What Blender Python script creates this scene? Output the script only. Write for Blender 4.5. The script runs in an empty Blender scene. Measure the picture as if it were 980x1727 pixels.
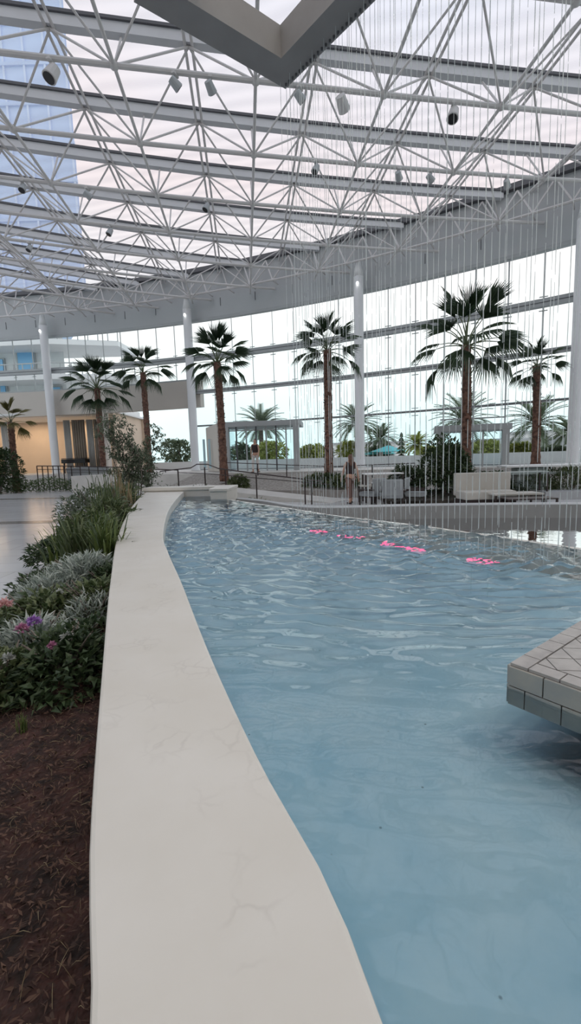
import bpy, math, random
import numpy as np
from mathutils import Vector, Matrix, Quaternion
random.seed(7); rng = np.random.default_rng(7)
S = bpy.context.scene; COL = S.collection
PI = math.pi; V = Vector

# ------------------------------------------------------------------ helpers
class MB:
    """collects vertices and faces, links them as ONE mesh object"""
    def __init__(s): s.v = []; s.f = []
    def add(s, vs, fs):
        n = len(s.v); s.v += [tuple(p) for p in vs]; s.f += [tuple(i + n for i in f) for f in fs]; return s
    def box(s, c, d, rz=0, m=None):
        x, y, z = d[0] / 2, d[1] / 2, d[2] / 2
        vs = [V((a * x, b * y, e * z)) for e in (-1, 1) for b in (-1, 1) for a in (-1, 1)]
        R = Matrix.Rotation(rz, 3, 'Z') if m is None else m
        vs = [R @ p + V(c) for p in vs]
        return s.add(vs, [(0, 2, 3, 1), (4, 5, 7, 6), (0, 1, 5, 4), (2, 6, 7, 3), (0, 4, 6, 2), (1, 3, 7, 5)])
    def bar(s, a, b, w, h, up=V((0, 0, 1))):
        a, b = V(a), V(b); d = (b - a); L = d.length
        if L < 1e-5: return s
        d /= L; side = d.cross(up)
        side = side.normalized() if side.length > 1e-4 else V((1, 0, 0))
        u = side.cross(d)
        m = Matrix((side, d, u)).transposed()
        return s.box((a + b) / 2, (w, L, h), m=m)
    def tube(s, pts, r, n=8, caps=True):
        pts = [V(p) for p in pts]; rs = r if isinstance(r, (list, tuple)) else [r] * len(pts)
        base = len(s.v); ref = V((0, 0, 1))
        for i, p in enumerate(pts):
            d = (pts[min(i + 1, len(pts) - 1)] - pts[max(i - 1, 0)])
            d = d.normalized() if d.length > 1e-7 else V((0, 0, 1))
            a = d.cross(V((0, 0, 1)) if abs(d.z) < .95 else V((1, 0, 0))).normalized(); b = d.cross(a)
            for k in range(n):
                t = 2 * PI * k / n
                s.v.append(tuple(p + (a * math.cos(t) + b * math.sin(t)) * rs[i]))
        for i in range(len(pts) - 1):
            for k in range(n):
                q = base + i * n; k2 = (k + 1) % n
                s.f.append((q + k, q + k2, q + n + k2, q + n + k))
        if caps:
            s.f.append(tuple(base + k for k in range(n))[::-1]); e = base + (len(pts) - 1) * n
            s.f.append(tuple(e + k for k in range(n)))
        return s
    def lathe(s, prof, c=(0, 0, 0), n=20):
        base = len(s.v)
        for r, z in prof:
            for k in range(n):
                t = 2 * PI * k / n; s.v.append((c[0] + r * math.cos(t), c[1] + r * math.sin(t), c[2] + z))
        for i in range(len(prof) - 1):
            for k in range(n):
                q = base + i * n; k2 = (k + 1) % n; s.f.append((q + k, q + k2, q + n + k2, q + n + k))
        s.f.append(tuple(base + k for k in range(n))[::-1])
        s.f.append(tuple(base + (len(prof) - 1) * n + k for k in range(n)))
        return s
    def prism(s, poly, z0, z1):
        n = len(poly)
        vs = [(x, y, z0) for x, y in poly] + [(x, y, z1) for x, y in poly]
        return s.add(vs, [tuple(range(n))[::-1], tuple(range(n, 2 * n))] + [(i, (i + 1) % n, n + (i + 1) % n, n + i) for i in range(n)])
    def strip(s, inner, outer, z0, z1):
        """solid band between two polylines of the same length"""
        n = len(inner); b = len(s.v)
        for (x, y), (X, Y) in zip(inner, outer):
            s.v += [(x, y, z0), (X, Y, z0), (X, Y, z1), (x, y, z1)]
        for i in range(n - 1):
            q = b + 4 * i
            for k in range(4):
                k2 = (k + 1) % 4; s.f.append((q + k, q + k2, q + 4 + k2, q + 4 + k))
        s.f.append((b, b + 3, b + 2, b + 1)); e = b + 4 * (n - 1); s.f.append((e, e + 1, e + 2, e + 3))
        return s
    def build(s, name, mat, parent=None, smooth=False, bevel=0, loc=None):
        me = bpy.data.meshes.new(name); me.from_pydata(s.v, [], s.f); me.validate(); me.update()
        return link(name, me, mat, parent, smooth, bevel, loc)

def link(name, me, mat, parent=None, smooth=False, bevel=0, loc=None):
    if mat and not me.materials: me.materials.append(mat)
    if smooth: me.shade_smooth()
    o = bpy.data.objects.new(name, me); COL.objects.link(o)
    if parent: o.parent = parent
    if loc is not None: o.location = loc
    if bevel:
        b = o.modifiers.new('bevel', 'BEVEL'); b.width = bevel; b.segments = 2; b.limit_method = 'ANGLE'
    return o
def empty(name, loc=(0, 0, 0), rz=0, parent=None):
    o = bpy.data.objects.new(name, None); COL.objects.link(o); o.location = loc; o.rotation_euler.z = rz
    o.empty_display_size = .1
    if parent: o.parent = parent
    return o
def tag(o, label=None, cat=None, group=None, kind=None):
    if label: o['label'] = label
    if cat: o['category'] = cat
    if group: o['group'] = group
    if kind: o['kind'] = kind
    return o
def thing(name, label, cat, loc=(0, 0, 0), rz=0, group=None):
    return tag(empty(name, loc, rz), label, cat, group)
def struct(o, label=None): return tag(o, label, kind='structure')
def copy_tree(o, parent=None):
    c = o.copy(); COL.objects.link(c); c.parent = parent
    for ch in list(o.children): copy_tree(ch, c)
    return c

# ------------------------------------------------------------------ materials
def mat(name, col, rough=.6, metal=0, var=0, scale=6, col2=None, bump=0, bscale=None, spec=.5, emit=None, es=0, detail=5):
    m = bpy.data.materials.new(name); m.use_nodes = True; N = m.node_tree.nodes; L = m.node_tree.links
    b = N['Principled BSDF']; b.inputs['Roughness'].default_value = rough; b.inputs['Metallic'].default_value = metal
    b.inputs['Specular IOR Level'].default_value = spec
    b.inputs['Base Color'].default_value = (*col, 1)
    if var or col2:
        tc = N.new('ShaderNodeTexCoord'); n = N.new('ShaderNodeTexNoise'); n.inputs['Scale'].default_value = scale
        n.inputs['Detail'].default_value = detail; L.new(tc.outputs['Object'], n.inputs['Vector'])
        r = N.new('ShaderNodeValToRGB'); c2 = col2 or tuple(c * (1 - var) for c in col)
        r.color_ramp.elements[0].position = .35; r.color_ramp.elements[1].position = .65
        r.color_ramp.elements[0].color = (*c2, 1); r.color_ramp.elements[1].color = (*col, 1)
        L.new(n.outputs['Fac'], r.inputs['Fac']); L.new(r.outputs['Color'], b.inputs['Base Color'])
    if bump:
        tc = N.new('ShaderNodeTexCoord'); n = N.new('ShaderNodeTexNoise'); n.inputs['Scale'].default_value = bscale or scale
        L.new(tc.outputs['Object'], n.inputs['Vector']); bp = N.new('ShaderNodeBump'); bp.inputs['Strength'].default_value = bump
        bp.inputs['Distance'].default_value = .02
        L.new(n.outputs['Fac'], bp.inputs['Height']); L.new(bp.outputs['Normal'], b.inputs['Normal'])
    if emit:
        b.inputs['Emission Color'].default_value = (*emit, 1); b.inputs['Emission Strength'].default_value = es
    return m
def leafmat(name, c1, c2, rough=.5, trans=.25):
    m = bpy.data.materials.new(name); m.use_nodes = True; N = m.node_tree.nodes; L = m.node_tree.links
    b = N['Principled BSDF']; b.inputs['Roughness'].default_value = rough
    g = N.new('ShaderNodeNewGeometry'); r = N.new('ShaderNodeValToRGB')
    r.color_ramp.elements[0].color = (*c1, 1); r.color_ramp.elements[1].color = (*c2, 1)
    L.new(g.outputs['Random Per Island'], r.inputs['Fac']); L.new(r.outputs['Color'], b.inputs['Base Color'])
    t = N.new('ShaderNodeBsdfTranslucent'); L.new(r.outputs['Color'], t.inputs['Color'])
    mx = N.new('ShaderNodeMixShader'); mx.inputs[0].default_value = trans
    L.new(b.outputs[0], mx.inputs[1]); L.new(t.outputs[0], mx.inputs[2]); L.new(mx.outputs[0], N['Material Output'].inputs['Surface'])
    return m
def glassmat(name, tint=(.93, .97, .97), refl=.5, rough=.02):
    m = bpy.data.materials.new(name); m.use_nodes = True; N = m.node_tree.nodes; L = m.node_tree.links
    N.remove(N['Principled BSDF'])
    t = N.new('ShaderNodeBsdfTransparent'); t.inputs['Color'].default_value = (*tint, 1)
    g = N.new('ShaderNodeBsdfGlossy'); g.inputs['Roughness'].default_value = rough
    f = N.new('ShaderNodeFresnel'); f.inputs['IOR'].default_value = 1.45
    mu = N.new('ShaderNodeMath'); mu.operation = 'MULTIPLY'; mu.inputs[1].default_value = refl
    L.new(f.outputs[0], mu.inputs[0])
    mx = N.new('ShaderNodeMixShader'); L.new(mu.outputs[0], mx.inputs[0]); L.new(t.outputs[0], mx.inputs[1]); L.new(g.outputs[0], mx.inputs[2])
    L.new(mx.outputs[0], N['Material Output'].inputs['Surface'])
    return m
M = {}
M['steel'] = mat('white_painted_steel', (.62, .60, .59), .45, var=.06, scale=2)
M['beam'] = mat('pale_grey_gutter', (.60, .61, .63), .5, var=.05, scale=1)
M['dark'] = mat('dark_gasket', (.10, .10, .11), .6)
M['black'] = mat('black_lacquer', (.012, .012, .014), .35)
M['bronze'] = mat('dark_bronze_metal', (.045, .032, .03), .45, .3)
M['soffit'] = mat('grey_plaster', (.50, .52, .53), .85, var=.05, scale=.4)
M['wallbeige'] = mat('warm_beige_plaster', (.62, .58, .53), .85, var=.05, scale=.5)
M['white'] = mat('white_paint', (.78, .79, .79), .6, var=.04, scale=1)
M['mullion'] = mat('grey_aluminium', (.42, .44, .45), .5, .2, var=.06, scale=2)
M['glass'] = glassmat('curtain_wall_glass', (.95, .985, .985), .35)
M['doorglass'] = glassmat('door_glass', (.93, .97, .98), .5)
M['ring'] = mat('warm_grey_metal_cladding', (.30, .29, .285), .55, var=.1, scale=3)
M['grout'] = mat('dark_grout', (.12, .11, .11), .9)
M['terrace'] = mat('pale_terrace_paving', (.55, .53, .50), .6, var=.12, scale=2)
M['bark'] = mat('brown_fibrous_bark', (.22, .12, .085), .95, col2=(.09, .05, .04), scale=9, bump=.8, bscale=30)
M['greybark'] = mat('grey_brown_bark', (.30, .26, .23), .95, col2=(.16, .13, .11), scale=9, bump=.6, bscale=30)
M['frond'] = leafmat('fan_palm_leaf', (.035, .065, .035), (.075, .12, .06), .45)
M['frond_lamplit'] = leafmat('lamplit_palm_leaf', (.12, .12, .04), (.22, .19, .07), .45)  # orange light on the low left palm, put into its leaf colour
M['petiole'] = mat('palm_stalk', (.10, .13, .06), .5)
M['outpalm'] = leafmat('date_palm_leaf', (.10, .14, .08), (.20, .25, .15), .6)
M['shrub'] = leafmat('dark_green_leaf', (.025, .05, .02), (.085, .125, .055))
M['shrub2'] = leafmat('mid_green_leaf', (.05, .085, .03), (.17, .20, .09))
M['silver'] = leafmat('silver_grey_leaf', (.26, .31, .26), (.60, .64, .60), .7)
M['strap'] = leafmat('strap_leaf', (.05, .09, .03), (.20, .25, .07), .4)
M['hedge'] = leafmat('hedge_leaf', (.05, .09, .03), (.12, .17, .06))
M['olive'] = leafmat('olive_green_leaf', (.06, .09, .045), (.22, .26, .18))
M['yellowtree'] = leafmat('yellow_green_leaf', (.25, .30, .06), (.45, .48, .14))
M['pink'] = leafmat('pink_petals', (.45, .16, .32), (.80, .45, .60), .6, .4)
M['straw'] = leafmat('dry_straw', (.16, .10, .05), (.42, .34, .2), .8, .1)
M['mulchchip'] = leafmat('mulch_chip', (.03, .015, .012), (.15, .085, .06), .9, .05)
M['skin'] = mat('skin', (.50, .30, .22), .5)
M['hair'] = mat('long_brown_hair', (.16, .08, .055), .6, var=.4, scale=20)
M['darkcloth'] = mat('dark_cloth', (.04, .025, .025), .85)
M['browncloth'] = mat('brown_cloth', (.22, .14, .12), .85)
M['lightcloth'] = mat('light_cloth', (.65, .62, .60), .85)
M['cream'] = mat('cream_upholstery', (.50, .48, .44), .85, var=.08, scale=3)
M['greycloth'] = mat('grey_upholstery', (.30, .32, .33), .9, var=.1)
M['curtain'] = mat('pale_drape', (.62, .64, .64), .9)
M['drape'] = mat('taupe_drape', (.32, .28, .24), .9)
M['turq'] = mat('turquoise_canvas', (.12, .55, .58), .8)
M['mulch'] = mat('red_brown_mulch', (.075, .032, .026), .95, col2=(.02, .012, .010), scale=14, bump=1, bscale=40)
M['soil'] = mat('dark_planting_soil', (.08, .07, .055), .95, col2=(.04, .035, .03), scale=8, bump=.6)
M['counter'] = mat('grey_green_counter', (.30, .35, .34), .4)

def stone_mat():
    m = bpy.data.materials.new('honed_limestone'); m.use_nodes = True; N = m.node_tree.nodes; L = m.node_tree.links
    b = N['Principled BSDF']; b.inputs['Roughness'].default_value = .42
    tc = N.new('ShaderNodeTexCoord'); n = N.new('ShaderNodeTexNoise'); n.inputs['Scale'].default_value = 3; n.inputs['Detail'].default_value = 7
    L.new(tc.outputs['Object'], n.inputs['Vector'])
    r = N.new('ShaderNodeValToRGB'); e = r.color_ramp.elements
    e[0].position = .3; e[0].color = (.655, .62, .56, 1); e[1].position = .7; e[1].color = (.71, .68, .63, 1)
    L.new(n.outputs['Fac'], r.inputs['Fac'])
    # fine grey veins: distorted cell edges, only in patches
    n2 = N.new('ShaderNodeTexNoise'); n2.inputs['Scale'].default_value = 9; n2.inputs['Detail'].default_value = 4; L.new(tc.outputs['Object'], n2.inputs['Vector'])
    ad = N.new('ShaderNodeMixRGB'); ad.blend_type = 'ADD'; ad.inputs[0].default_value = .12
    L.new(tc.outputs['Object'], ad.inputs[1]); L.new(n2.outputs['Color'], ad.inputs[2])
    vo = N.new('ShaderNodeTexVoronoi'); vo.feature = 'DISTANCE_TO_EDGE'; vo.inputs['Scale'].default_value = 11; L.new(ad.outputs[0], vo.inputs['Vector'])
    vr = N.new('ShaderNodeValToRGB'); vr.color_ramp.elements[0].color = (1, 1, 1, 1); vr.color_ramp.elements[1].position = .09; vr.color_ramp.elements[1].color = (0, 0, 0, 1)
    L.new(vo.outputs['Distance'], vr.inputs['Fac'])
    n3 = N.new('ShaderNodeTexNoise'); n3.inputs['Scale'].default_value = 4.2; L.new(tc.outputs['Object'], n3.inputs['Vector'])
    pr = N.new('ShaderNodeValToRGB'); pr.color_ramp.elements[0].position = .52; pr.color_ramp.elements[1].position = .68; L.new(n3.outputs['Fac'], pr.inputs['Fac'])
    mu = N.new('ShaderNodeMath'); mu.operation = 'MULTIPLY'; L.new(vr.outputs[0], mu.inputs[0]); L.new(pr.outputs[0], mu.inputs[1])
    m2 = N.new('ShaderNodeMath'); m2.operation = 'MULTIPLY'; m2.inputs[1].default_value = .2; L.new(mu.outputs[0], m2.inputs[0])
    mx = N.new('ShaderNodeMixRGB'); L.new(m2.outputs[0], mx.inputs[0]); L.new(r.outputs[0], mx.inputs[1]); mx.inputs[2].default_value = (.33, .29, .26, 1)
    L.new(mx.outputs[0], b.inputs['Base Color'])
    return m
M['stone'] = stone_mat()

def pool_mat():
    m = bpy.data.materials.new('blue_pool_plaster'); m.use_nodes = True; N = m.node_tree.nodes; L = m.node_tree.links
    b = N['Principled BSDF']; b.inputs['Roughness'].default_value = .8
    tc = N.new('ShaderNodeTexCoord'); n = N.new('ShaderNodeTexNoise'); n.inputs['Scale'].default_value = 2.2; n.inputs['Detail'].default_value = 9; n.inputs['Roughness'].default_value = .62
    L.new(tc.outputs['Object'], n.inputs['Vector'])
    r = N.new('ShaderNodeValToRGB'); e = r.color_ramp.elements
    e[0].position = .32; e[0].color = (.34, .60, .76, 1); e[1].position = .68; e[1].color = (.47, .70, .82, 1)
    L.new(n.outputs['Fac'], r.inputs['Fac'])
    vo = N.new('ShaderNodeTexVoronoi'); vo.inputs['Scale'].default_value = 9; vo.inputs['Randomness'].default_value = 1; L.new(tc.outputs['Object'], vo.inputs['Vector'])
    vr = N.new('ShaderNodeValToRGB'); vr.color_ramp.elements[0].color = (1, 1, 1, 1); vr.color_ramp.elements[0].position = .035; vr.color_ramp.elements[1].position = .06; vr.color_ramp.elements[1].color = (0, 0, 0, 1)
    L.new(vo.outputs['Distance'], vr.inputs['Fac'])
    mu = N.new('ShaderNodeMath'); mu.operation = 'MULTIPLY'; mu.inputs[1].default_value = .6; L.new(vr.outputs[0], mu.inputs[0])
    mx = N.new('ShaderNodeMixRGB'); L.new(mu.outputs[0], mx.inputs[0]); L.new(r.outputs[0], mx.inputs[1]); mx.inputs[2].default_value = (.05, .09, .12, 1)
    L.new(mx.outputs[0], b.inputs['Base Color'])
    return m
M['pool'] = pool_mat()

def water_mat(name, tint, bump, scale, ior=1.48):
    m = bpy.data.materials.new(name); m.use_nodes = True; N = m.node_tree.nodes; L = m.node_tree.links
    N.remove(N['Principled BSDF'])
    t = N.new('ShaderNodeBsdfTransparent'); t.inputs['Color'].default_value = (*tint, 1)
    g = N.new('ShaderNodeBsdfGlossy'); g.inputs['Roughness'].default_value = .03
    f = N.new('ShaderNodeFresnel'); f.inputs['IOR'].default_value = ior
    tc = N.new('ShaderNodeTexCoord'); n = N.new('ShaderNodeTexNoise'); n.inputs['Scale'].default_value = scale; n.inputs['Detail'].default_value = 2
    L.new(tc.outputs['Object'], n.inputs['Vector']); bp = N.new('ShaderNodeBump'); bp.inputs['Strength'].default_value = bump; bp.inputs['Distance'].default_value = .01
    L.new(n.outputs['Fac'], bp.inputs['Height']); L.new(bp.outputs['Normal'], g.inputs['Normal']); L.new(bp.outputs['Normal'], f.inputs['Normal'])
    mx = N.new('ShaderNodeMixShader'); L.new(f.outputs[0], mx.inputs[0]); L.new(t.outputs[0], mx.inputs[1]); L.new(g.outputs[0], mx.inputs[2])
    L.new(mx.outputs[0], N['Material Output'].inputs['Surface'])
    return m
M['water'] = water_mat('clear_pool_water', (.97, .99, .99), .12, 9)
M['water_low'] = water_mat('dark_basin_water', (.75, .82, .82), .25, 5)

def membrane_mat():
    m = bpy.data.materials.new('translucent_roof_foil'); m.use_nodes = True; N = m.node_tree.nodes; L = m.node_tree.links
    N.remove(N['Principled BSDF'])
    tc = N.new('ShaderNodeTexCoord'); mp = N.new('ShaderNodeMapping'); mp.inputs['Rotation'].default_value = (0, 0, .17); L.new(tc.outputs['Object'], mp.inputs['Vector'])
    w = N.new('ShaderNodeTexWave'); w.bands_direction = 'Y'; w.inputs['Scale'].default_value = .45; w.inputs['Distortion'].default_value = 7
    w.inputs['Detail'].default_value = 2; w.inputs['Detail Scale'].default_value = .35; L.new(mp.outputs[0], w.inputs['Vector'])
    r = N.new('ShaderNodeValToRGB'); r.color_ramp.elements[0].color = (.66, .66, .67, 1); r.color_ramp.elements[1].color = (.76, .755, .76, 1)
    L.new(w.outputs['Fac'], r.inputs['Fac'])
    t = N.new('ShaderNodeBsdfTransparent'); L.new(r.outputs[0], t.inputs['Color'])
    d = N.new('ShaderNodeBsdfTranslucent'); d.inputs['Color'].default_value = (.9, .89, .89, 1)
    mx = N.new('ShaderNodeMixShader'); mx.inputs[0].default_value = .2
    L.new(t.outputs[0], mx.inputs[1]); L.new(d.outputs[0], mx.inputs[2]); L.new(mx.outputs[0], N['Material Output'].inputs['Surface'])
    return m
M['membrane'] = membrane_mat()

def floor_mat():
    m = bpy.data.materials.new('polished_pale_tile'); m.use_nodes = True; N = m.node_tree.nodes; L = m.node_tree.links
    b = N['Principled BSDF']; b.inputs['Roughness'].default_value = .16
    tc = N.new('ShaderNodeTexCoord'); br = N.new('ShaderNodeTexBrick'); br.inputs['Scale'].default_value = 1
    br.inputs['Brick Width'].default_value = 1.2; br.inputs['Row Height'].default_value = .6; br.inputs['Mortar Size'].default_value = .006
    br.inputs['Color1'].default_value = (.60, .60, .60, 1); br.inputs['Color2'].default_value = (.66, .66, .67, 1); br.inputs['Mortar'].default_value = (.42, .42, .42, 1)
    L.new(tc.outputs['Object'], br.inputs['Vector']); L.new(br.outputs['Color'], b.inputs['Base Color'])
    return m
M['floor'] = floor_mat()
def rain_mat():
    m = bpy.data.materials.new('falling_water'); m.use_nodes = True; N = m.node_tree.nodes; L = m.node_tree.links
    b = N['Principled BSDF']; b.inputs['Roughness'].default_value = .12; b.inputs['Base Color'].default_value = (.80, .84, .85, 1)
    t = N.new('ShaderNodeBsdfTransparent'); t.inputs['Color'].default_value = (.93, .96, .96, 1)
    mx = N.new('ShaderNodeMixShader'); mx.inputs[0].default_value = .62
    L.new(t.outputs[0], mx.inputs[1]); L.new(b.outputs[0], mx.inputs[2]); L.new(mx.outputs[0], N['Material Output'].inputs['Surface'])
    return m
M['rain'] = rain_mat()
M['tile'] = mat('grey_beige_tile', (.46, .44, .42), .5, col2=(.36, .34, .33), scale=12)
M['tileside'] = mat('grey_side_tile', (.42, .40, .36), .5, col2=(.32, .33, .33), scale=7)
M['pinkstreak'] = mat('pink_light_streak', (.8, .1, .25), .4, emit=(1, .10, .26), es=1.6)
M['basin'] = mat('dark_grey_basin', (.13, .135, .14), .7, var=.15)
M['rim'] = mat('grey_rim_stone', (.40, .41, .42), .5, var=.06)

# ------------------------------------------------------------------ camera
F, P, RO = 750., math.radians(7), math.radians(1.7)
CAM = V((0, 0, 1.6))
fw = V((0, math.cos(P), -math.sin(P))); up0 = V((0, math.sin(P), math.cos(P))); rt0 = V((1, 0, 0))
rt = rt0 * math.cos(RO) - up0 * math.sin(RO); up = up0 * math.cos(RO) + rt0 * math.sin(RO)
cd = bpy.data.cameras.new('camera'); cam = bpy.data.objects.new('camera', cd); COL.objects.link(cam)
cam.matrix_world = Matrix.Translation(CAM) @ Matrix((rt, up, -fw)).transposed().to_4x4()
cd.sensor_fit = 'HORIZONTAL'; cd.sensor_width = 36; cd.lens = F / 980 * 36; cd.clip_start = .05; cd.clip_end = 800
S.camera = cam
def ray(x, y): return fw * F + rt * (x - 490) + up * (863.5 - y)
def at(x, y, Y):
    d = ray(x, y); return CAM + d * (Y / d.y)
def atz(x, y, z):
    d = ray(x, y); return CAM + d * ((z - 1.6) / d.z)

# ------------------------------------------------------------------ world
W = bpy.data.worlds.new('sky'); S.world = W; W.use_nodes = True; N = W.node_tree.nodes; L = W.node_tree.links
bg = N['Background']; tc = N.new('ShaderNodeTexCoord')
sep = N.new('ShaderNodeSeparateXYZ'); L.new(tc.outputs['Generated'], sep.inputs[0])
r = N.new('ShaderNodeValToRGB'); e = r.color_ramp.elements
e[0].position = .0; e[0].color = (.66, .88, .90, 1)
e[1].position = .10; e[1].color = (.76, .90, .91, 1)
x = e.new(.22); x.color = (.90, .94, .93, 1)
x = e.new(.38); x.color = (.96, .92, .92, 1)
x = e.new(.50); x.color = (.95, .83, .82, 1)
x = e.new(.62); x.color = (.90, .86, .90, 1)
x = e.new(.78); x.color = (.78, .86, 1.0, 1)
x = e.new(1.); x.color = (.76, .84, .98, 1)
n = N.new('ShaderNodeTexNoise'); n.inputs['Scale'].default_value = 2.6; n.inputs['Detail'].default_value = 5; L.new(tc.outputs['Generated'], n.inputs['Vector'])
ma = N.new('ShaderNodeMath'); ma.operation = 'MULTIPLY_ADD'; ma.inputs[1].default_value = .22; ma.inputs[2].default_value = -.11; L.new(n.outputs['Fac'], ma.inputs[0])
# the sky is bluer towards the east (x) where the cloud thins
mx_ = N.new('ShaderNodeMath'); mx_.operation = 'MULTIPLY'; mx_.inputs[1].default_value = .42; L.new(sep.outputs[0], mx_.inputs[0])
mc = N.new('ShaderNodeMath'); mc.operation = 'MAXIMUM'; mc.inputs[1].default_value = 0; L.new(mx_.outputs[0], mc.inputs[0])
mz = N.new('ShaderNodeMath'); mz.operation = 'MULTIPLY'; L.new(mc.outputs[0], mz.inputs[0]); L.new(sep.outputs[2], mz.inputs[1])
a1 = N.new('ShaderNodeMath'); a1.operation = 'ADD'; L.new(sep.outputs[2], a1.inputs[0]); L.new(ma.outputs[0], a1.inputs[1])
a2 = N.new('ShaderNodeMath'); a2.operation = 'ADD'; L.new(a1.outputs[0], a2.inputs[0]); L.new(mz.outputs[0], a2.inputs[1])
L.new(a2.outputs[0], r.inputs['Fac']); L.new(r.outputs[0], bg.inputs['Color']); bg.inputs['Strength'].default_value = 1.0
S.view_settings.view_transform = 'Standard'; S.view_settings.look = 'None'; S.view_settings.gamma = 1; S.view_settings.use_curve_mapping = False
S.view_settings.exposure = 0.4
S.cycles.transparent_max_bounces = 24; S.cycles.max_bounces = 8; S.cycles.caustics_reflective = False; S.cycles.caustics_refractive = False
S.cycles.use_denoising = True

# ------------------------------------------------------------------ great curved wall (circle in plan)
CX, CY, RR = -27.08, -33.41, 67.46
def arc(t, off=0, z=None):
    p = (CX + (RR - off) * math.sin(t), CY + (RR - off) * math.cos(t))
    return p if z is None else V((p[0], p[1], z))
def t_of(x, off=0): return math.asin((x - CX) / (RR - off))
T0, T1 = t_of(-36), t_of(24)
def arcs(t0, t1, off, n=None):
    n = n or max(2, int((t1 - t0) * RR / 1.2)); return [arc(t0 + (t1 - t0) * i / n, off) for i in range(n + 1)]

fascia = MB().strip(arcs(T0, T1, 0, 70), arcs(T0, T1, -.5, 70), 10.72, 13.6).build('wall_upper', M['soffit'], smooth=False)
struct(fascia, 'tall grey plaster band curving above the glass wall')
MB().strip(arcs(T0, T1, .10, 70), arcs(T0, T1, 0, 70), 10.62, 10.78).build('lower_edge_trim', M['mullion'], fascia)
MB().strip(arcs(T0, T1, .28, 70), arcs(T0, T1, -.5, 70), 13.6, 13.85).build('roof_edge_gutter', M['dark'], fascia)
jm = MB()
for i in range(26):
    t = t_of(-34 + i * 2.3); jm.bar(arc(t, .012, 11.4), arc(t, .012, 11.9), .03, .02)
jm.build('control_joints', M['dark'], fascia)

col_x = [-17.0, -6.3, 4.1, 12.85]
colT = [t_of(x, .6) for x in col_x]
bays = [T0] + colT + [T1]
zb = [(8.3, .34, .34), (6.1, .24, .24), (3.87, .11, .12)]
for b in range(5):
    w = struct(empty('window_%d' % (b + 1)), 'curved glass wall bay ' + ['at far left', 'behind the white building', 'over the entrance', 'behind the tallest palm', 'at the far right'][b])
    t0, t1 = bays[b], bays[b + 1]; lowz = 6.95 if b < 2 else .9
    gm = MB(); n = max(2, int(round((t1 - t0) * RR / 1.42)))
    g = MB()
    for i in range(n):
        p, q = arc(t0 + (t1 - t0) * i / n), arc(t0 + (t1 - t0) * (i + 1) / n)
        g.add([(*p, lowz), (*q, lowz), (*q, 10.7), (*p, 10.7)], [(0, 1, 2, 3)])
    g.build('pane', M['glass'], w)
    for z, h, d in zb:
        if z < lowz: continue
        k = MB().strip(arcs(t0, t1, .32, n), arcs(t0, t1, .32 - d, n), z - h / 2, z + h / 2).build('transom', M['mullion'], w)
        c = MB().strip(arcs(t0, t1, .34, n), arcs(t0, t1, .30, n), z - .012, z + .012).build('shadow_gap', M['dark'], k)
    MB().strip(arcs(t0, t1, .08, n), arcs(t0, t1, -.08, n), lowz - .12, lowz + .06).build('sill', M['mullion'], w)
    for i in range(1, n):
        t = t0 + (t1 - t0) * i / n; m_ = MB().bar(arc(t, .02, lowz), arc(t, .02, 10.7), .035, .09)
        for z, h, d in zb:
            if z > lowz:
                for s_ in (-1, 1):
                    m_.bar(arc(t, .05, z + s_ * (h / 2 + .14)) + V((-.16, .08, 0)), arc(t, .05, z + s_ * (h / 2 + .14)) + V((.16, -.08, 0)), .05, .035)
        m_.build('mullion', M['mullion'], w)

for i, x_ in enumerate(col_x):
    t = colT[i]; p = arc(t, .62); r_ = .27
    c = thing('column', ['white round column in front of the lobby on the left', 'white round column beside the glass entrance', 'tall white round column between the two tallest palms', 'tall white round column at the right edge of the view'][i], 'column', (*p, .88))
    tag(c, group=None)
    MB().lathe([(r_ * 1.15, 0), (r_ * 1.15, .1), (r_, .12), (r_, 10.4)], n=24).build('shaft', M['white'], c, smooth=True)
    MB().lathe([(r_, 10.4), (.2, 10.75), (.14, 11.1), (.14, 11.25)], n=20).build('capital', M['white'], c, smooth=True)
    MB().lathe([(.05, 0), (.07, .08), (.05, .16)], (-.1, -.3, 9.9), 10).build('lamp', mat('column_lamp', (.9, .9, .9), .4, emit=(1, 1, 1), es=2), c)

# lower part on the left: beige wall with the open lobby below it
wl = MB().strip(arcs(T0, t_of(-5.75), .15, 50), arcs(T0, t_of(-5.75), -.35, 50), 5.15, 6.9).build('wall_balcony', M['wallbeige'])
struct(wl, 'beige wall band above the lobby opening')
def wallseg(name, x0, x1, z0, z1, m, off=0, th=.3):
    o = MB().strip(arcs(t_of(x0), t_of(x1), off, 8), arcs(t_of(x0), t_of(x1), off - th, 8), z0, z1).build(name, m); struct(o); return o
wallseg('wall_lobby_end', -13.75, -13.1, .9, 5.15, M['wallbeige'], .1, .5)
wallseg('wall_left', -36, -26, .9, 5.15, M['wallbeige'])
lobby = MB(); lobby.box((-21, 39.6, 3.1), (17, .3, 4.6)); lobby.box((-12.9, 36.4, 3.1), (.3, 6.4, 4.6))
struct(lobby.build('wall_lobby', mat('apricot_lobby_wall', (.70, .56, .44), .8, var=.08, scale=.6)), 'apricot lobby wall')
struct(MB().box((-21, 36.6, 5.32), (17, 6.2, .15)).build('ceiling_lobby', M['white']))
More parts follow.
